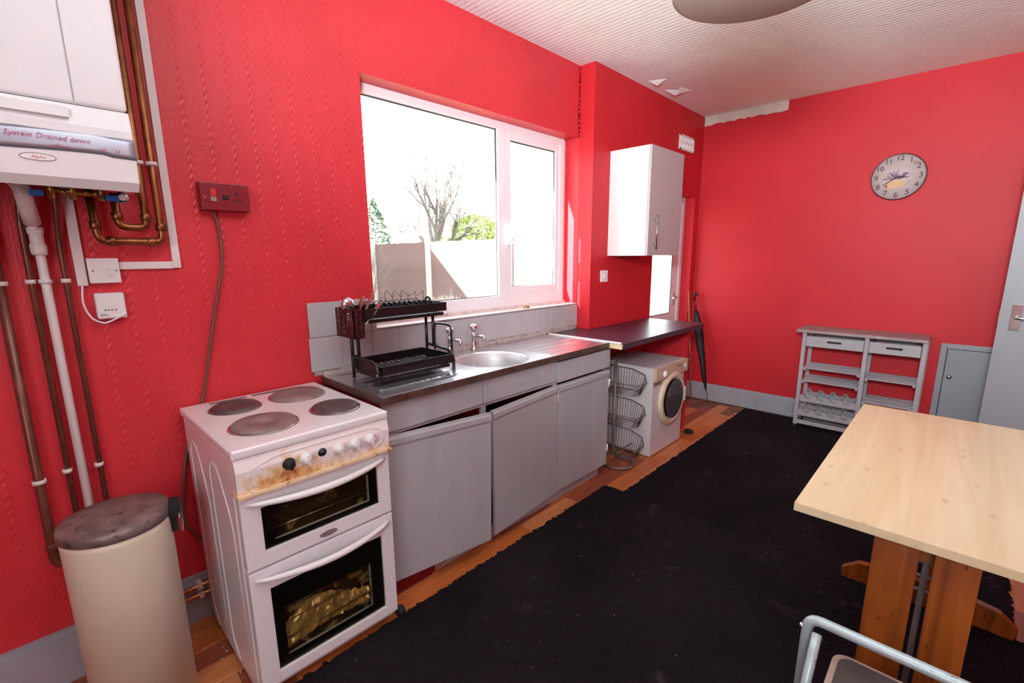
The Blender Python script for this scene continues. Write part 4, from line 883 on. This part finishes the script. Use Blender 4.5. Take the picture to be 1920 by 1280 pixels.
# ================================================================== STEP STOOL
SS = thing('step_stool', (2.1, 1.0, 0), 'paint spotted pale blue tubular step stool in front of table', 'step stool')
MB().tube([(1.862, 1.150, .02), (1.862, 1.166, .565), (2.33, 1.166, .565), (2.33, 1.150, .02)], .0115, 14, smooth=.028).build('hoop_frame', 'stoolm', SS)
for x in (1.885, 2.305): MB().tube([(x, .80, .02), (x, 1.10, .50), (x, 1.146, .545)], .010, 12, smooth=.03).build('leg', 'stoolm', SS)
for x in (1.862, 2.33):
    MB().lathe([(0, -.020), (.007, -.019), (.008, -.012), (0, -.011)], (x+.004, 1.166, .535), 'x', 10).build('bolt', 'chrome', SS)
    MB().tube([(x, 1.150, .02), (x, 1.156, .22)], .0120, 12).build('yellow_sleeve', 'yellow', SS)
def rrect(x0, x1, y0, y1, r, k=6):
    p = []
    for cx_, cy_, a0 in ((x1-r, y1-r, 0), (x0+r, y1-r, 90), (x0+r, y0+r, 180), (x1-r, y0+r, 270)):
        for i in range(k+1): a = math.radians(a0+90*i/k); p.append((cx_+r*math.cos(a), cy_+r*math.sin(a)))
    return p
MB().prism(rrect(1.918, 2.28, .84, 1.178, .03), 'z', .488, .502).build('step_tread', 'tan', SS)
MB().prism(rrect(1.930, 2.268, .852, 1.166, .025), 'z', .502, .506).build('tread_mat', 'stoolseat', SS)
MB().tube([(1.885, 1.0, .345), (2.305, 1.0, .345)], .008, 10).build('cross_rod', 'stoolm', SS)
for x in (1.885, 2.305): 
    for y in (.80,): MB().lathe([(.013, 0), (.013, .025)], (x, y, 0), 'z', 12).build('rubber_foot', 'rubber', SS)
for x in (1.862, 2.33): MB().lathe([(.014, 0), (.014, .025)], (x, 1.150, 0), 'z', 12).build('rubber_foot', 'rubber', SS)

# ================================================================== RUGS
def rug(name, x0, x1, y0, y1, zt, lb, jit=.012):
    r = thing(name, ((x0+x1)/2, (y0+y1)/2, 0), lb, 'rug')
    m = MB(); st = .011; nx, ny = int((x1-x0)/st), int((y1-y0)/st); vs = []
    for i in range(nx+1):
        row = []
        for j in range(ny+1):
            e = min(i, j, nx-i, ny-j); x = x0+(x1-x0)*i/nx; y = y0+(y1-y0)*j/ny
            if e == 0: x += random.uniform(-jit, jit)*.7; y += random.uniform(-jit, jit)*.7
            z = .0035 if e == 0 else zt+random.uniform(-.0035, .0035)+.0015*noise.noise(Vector((x*9, y*9, 0)))
            if e == 1: z *= .9
            row.append(m.bm.verts.new((x+random.uniform(-.002, .002), y+random.uniform(-.002, .002), z)))
        vs.append(row)
    for i in range(nx):
        for j in range(ny): m.bm.faces.new((vs[i][j], vs[i+1][j], vs[i+1][j+1], vs[i][j+1]))
    o = m.build('pile', 'rug', r); o['kind'] = 'stuff'
    box((x0+.01, y0+.01, .0005), (x1-.01, y1-.01, .003)).build('backing', 'rubber', r)
rug('black_rug', .575, 3.0, -1.2, 2.342, .011, 'near black shag rug, its seam edge by the sink unit corner')
rug('black_rug', .70, 2.33, 2.336, 4.50, .009, 'far black shag rug reaching the kitchen trolley at back wall')
m = MB()
for i in range(90):
    x, y = random.uniform(.65, 1.8), random.uniform(.5, 4.2); s_ = random.uniform(.001, .0026); z = .0145
    m.box((x, y, z), (x+s_, y+s_*1.3, z+s_), rot=rz(random.random()*3))
for i in range(60):
    x, y = random.uniform(.12, .56), random.choice([random.uniform(2.46, 2.7), random.uniform(.3, .34), random.uniform(2.5, 3.5)]); s_ = random.uniform(.0015, .005); m.box((x, y, .0), (x+s_, y+s_, .0+s_*.5), rot=rz(random.random()*3))
tag(m.build('crumbs', 'crumb'), 'pale crumbs and plaster flakes scattered on the rugs and floor', 'debris', kind='stuff')
t = MB().tube(curve_path([(.50, .93, .006), (.497, 1.0, .006), (.485, 1.06, .006), (.463, 1.15, .02), (.457, 1.2, .05)]), .003, 6); tag(t.build('orange_cord', mat('orange_cord', srgb(214, 110, 50), .5)), 'orange cord on the floor at foot of sink unit by cooker', 'cord')
t = box((-.045, 2.27, 1.0655), (-.02, 2.305, 1.083), .003); tag(t.build('cork_block', 'cork'), 'small brown block lying on the window sill', 'block')

# ================================================================== LAMP SHADE
LS = thing('ceiling_lamp', (1.50, 1.53, 2.12), 'taupe round lamp shade hanging from the ceiling at top', 'lamp')
MB().lathe([(0, 2.120), (.205, 2.120), (.219, 2.124), (.221, 2.135), (.20, 2.20), (.14, 2.25), (.04, 2.275), (.0, 2.277)], (1.50, 1.53, 0), 'z', 56).build('shade', 'lamp', LS)
MB().tube([(1.5, 1.53, 2.27), (1.5, 1.53, 2.605)], .003, 6).build('flex', 'white', LS)
MB().lathe([(.045, H-.001), (.045, H-.012), (.02, H-.03), (0, H-.03)], (1.5, 1.53, 0), 'z', 20).build('ceiling_rose', 'white', LS)

# ================================================================== OUTSIDE
struct(box((-60, -30, -.25), (-.26, 60, -.12)).build('ground_garden', 'ground', origin=(0, 0, 0)))
FN = thing('garden_fence', (-6.5, 6.5, -.12), 'featheredge board garden fence seen through the window', 'fence')
fb = bmesh.new()
for x0, x1, y0, y1 in ((0, .105, 0, .012),):
    v = [fb.verts.new(p) for p in ((0, -.020, 0), (.099, -.003, 0), (.099, 0, 0), (0, 0, 0), (0, -.020, 1.86), (.099, -.003, 1.86), (.099, 0, 1.86), (0, 0, 1.86))]
    for f in ((0, 1, 2, 3), (4, 7, 6, 5), (0, 4, 5, 1), (1, 5, 6, 2), (2, 6, 7, 3), (3, 7, 4, 0)): fb.faces.new([v[i] for i in f])
bmesh.ops.recalc_face_normals(fb, faces=fb.faces)
fm = bpy.data.meshes.new('fence_board'); fb.to_mesh(fm); fb.free(); fm.materials.append(MAT['fence'])
x = -10.6
while x < -2.9:
    o = bpy.data.objects.new('fence_board', fm); COL.objects.link(o); o.parent = FN; o.location = (x+6.5, random.uniform(-.003, .003), -.0+random.uniform(-.008, .008)); x += .112
box((-10.6, 6.556, -.12), (-2.8, 6.56, 1.7)).build('fence_backing', 'bark', FN)
for z in (.3, 1.0, 1.6): box((-10.6, 6.503, z-.04), (-2.8, 6.55, z+.04)).build('fence_rail', 'fence', FN)
for x in (-9.05, -6.72, -4.2, -2.85): box((x-.05, 6.40, -.12), (x+.05, 6.482, 1.83), .008).build('fence_post', 'concrete', FN)
def branchy(m, p, d, L_, r, depth, tw=.5, rnd=random):
    q = p+d*L_; mid = p+d*L_*.5+Vector((rnd.uniform(-1, 1), rnd.uniform(-1, 1), rnd.uniform(-1, 1)))*L_*.06
    m.tube([p, mid, q], [r, r*.85, r*.68], 6 if depth > 2 else 4, caps=False)
    if depth == 0: return
    for k in range(3 if depth > 1 else 2):
        a = d.copy()+Vector((rnd.uniform(-1, 1), rnd.uniform(-1, 1), rnd.uniform(-.35, .8)))*tw; a.normalize()
        branchy(m, q if k < 2 else mid, a, L_*rnd.uniform(.62, .85), r*.6, depth-1, tw, rnd)
rr_ = random.Random(4)
TR = thing('bare_tree', (-10.2, 9.2, -.12), 'leafless spreading tree behind the garden fence', 'tree')
MB().tube([(-10.2, 9.2, -.12), (-10.15, 9.2, 1.0), (-10.1, 9.2, 1.75)], [.2, .16, .15], 10).build('trunk', 'bark', TR)
m = MB()
for (dx, dy, dz, l) in ((-.75, 0, .62, 1.3), (-.35, .1, 1, 1.4), (.15, 0, 1, 1.4), (.6, -.1, .8, 1.3), (.95, 0, .45, 1.25), (-1, .1, .3, 1.1), (.35, .2, 1, 1.2)):
    branchy(m, Vector((-10.1, 9.2, 1.7+rr_.uniform(-.25, .1))), Vector((dx, dy, dz)).normalized(), l*.8, .07, 4, .55, rr_)
m.build('branches', 'bark', TR)
def bush(nm, lb, c, r, mt, n_=900, squash=.8, conif=False):
    t = thing(nm, (c[0], c[1], -.12), lb, 'bush' if not conif else 'tree'); m = MB()
    for i in range(n_):
        a = random.uniform(0, 2*PI); u = random.uniform(-1, 1); rr = r*random.uniform(.6, 1)**.5; s_ = math.sqrt(1-u*u)
        k = 1 if not conif else max(.1, 1-(u+1)*.45)
        p = Vector((c[0]+rr*s_*math.cos(a)*k*(1.0), c[1]+rr*s_*math.sin(a)*k, c[2]+rr*u*squash)); q = Vector((random.gauss(0, 1), random.gauss(0, 1), random.gauss(0, 1))).normalized(); w_ = q.orthogonal().normalized(); z_ = random.uniform(.04, .09)
        m.bm.faces.new([m.bm.verts.new(p+v) for v in (q*z_, w_*z_*.5, -q*z_, -w_*z_*.5)])
    m.build('foliage', mt, t); MB().tube([(c[0], c[1], -.12), (c[0], c[1], c[2])], .05, 6).build('stem', 'bark', t); return t
bush('green_bush', 'yellow green bush above the fence right of bare tree', (-9.7, 10.6, 2.15), .85, 'leaf', 1600, .7)
bush('green_bush', 'low green bush above fence left of bare tree trunk', (-12.4, 11.4, 1.8), .75, 'leaf', 1200, .5)
bush('conifer', 'dark conifer at left edge of the window view', (-13.6, 9.2, 2.4), .9, 'conifer', 1400, 1.3, True)
# bare twiggy shrubs in front of the fence
for (x, y, h, lb, sd_) in ((-7.3, 5.35, 1.5, 'pale tangled leafless shrub before fence left of the concrete post', 3), (-4.75, 5.5, .7, 'small leafless shrub at foot of fence right of the post', 9)):
    rr2 = random.Random(sd_); t = thing('leafless_shrub', (x, y, -.12), lb, 'shrub'); m = MB()
    for k in range(5): branchy(m, Vector((x+rr2.uniform(-.15, .15), y, -.12)), Vector((rr2.uniform(-.4, .4), 0, 1)).normalized(), h*.42, .014, 4, .55, rr2)
    m.build('twigs', 'bark', t)
# distant house
HS = thing('far_house', (-24, 21, -.12), 'pale house with ribbed tiled roof beyond the garden', 'house')
MB().prism([(20, -.12), (26.2, -.12), (26.2, 3.4), (23, 6.06), (20, 3.54)], 'x', -29, -19.6).build('wall', 'render', HS)
m = MB(); m.prism([(19.6, 3.3), (23, 6.2), (26.4, 3.3), (26.4, 3.2), (23, 6.05), (19.6, 3.2)], 'x', -29.0, -19.6); rf = m.build('roof', 'render', HS)
m = MB()
for i in range(14):
    t_ = i/14; y = 19.6+3.4*t_; z = 3.3+2.8*t_; m.prism([(y, z), (y+.05, z+.10), (y+.25, z+.20)], 'x', -28.9, -19.8)
m.build('tile_courses', 'roof', rf)
for x in (-27, -24.3, -21.3): w_ = box((x-.5, 19.96, 1.2), (x+.5, 20.0, 2.5)).build('window', 'upvc', HS); box((x-.43, 19.95, 1.27), (x+.43, 19.965, 2.43)).build('pane', 'darkglass', w_)
# neighbour's outbuilding just outside the window view; it throws the shadow on the fence
NB = thing('neighbour_outbuilding', (-9, 1, -.12), 'brick outbuilding with sloping roof beside the fence', 'building')
MB().prism([(-12, -.12), (-12, 7.0), (-7.7, 3.70), (-6.15, 2.40), (-6.15, -.12)], 'y', .1, 2.0).build('wall', 'brick', NB)
for o in bpy.data.objects:
    if '_o' in o: del o['_o']
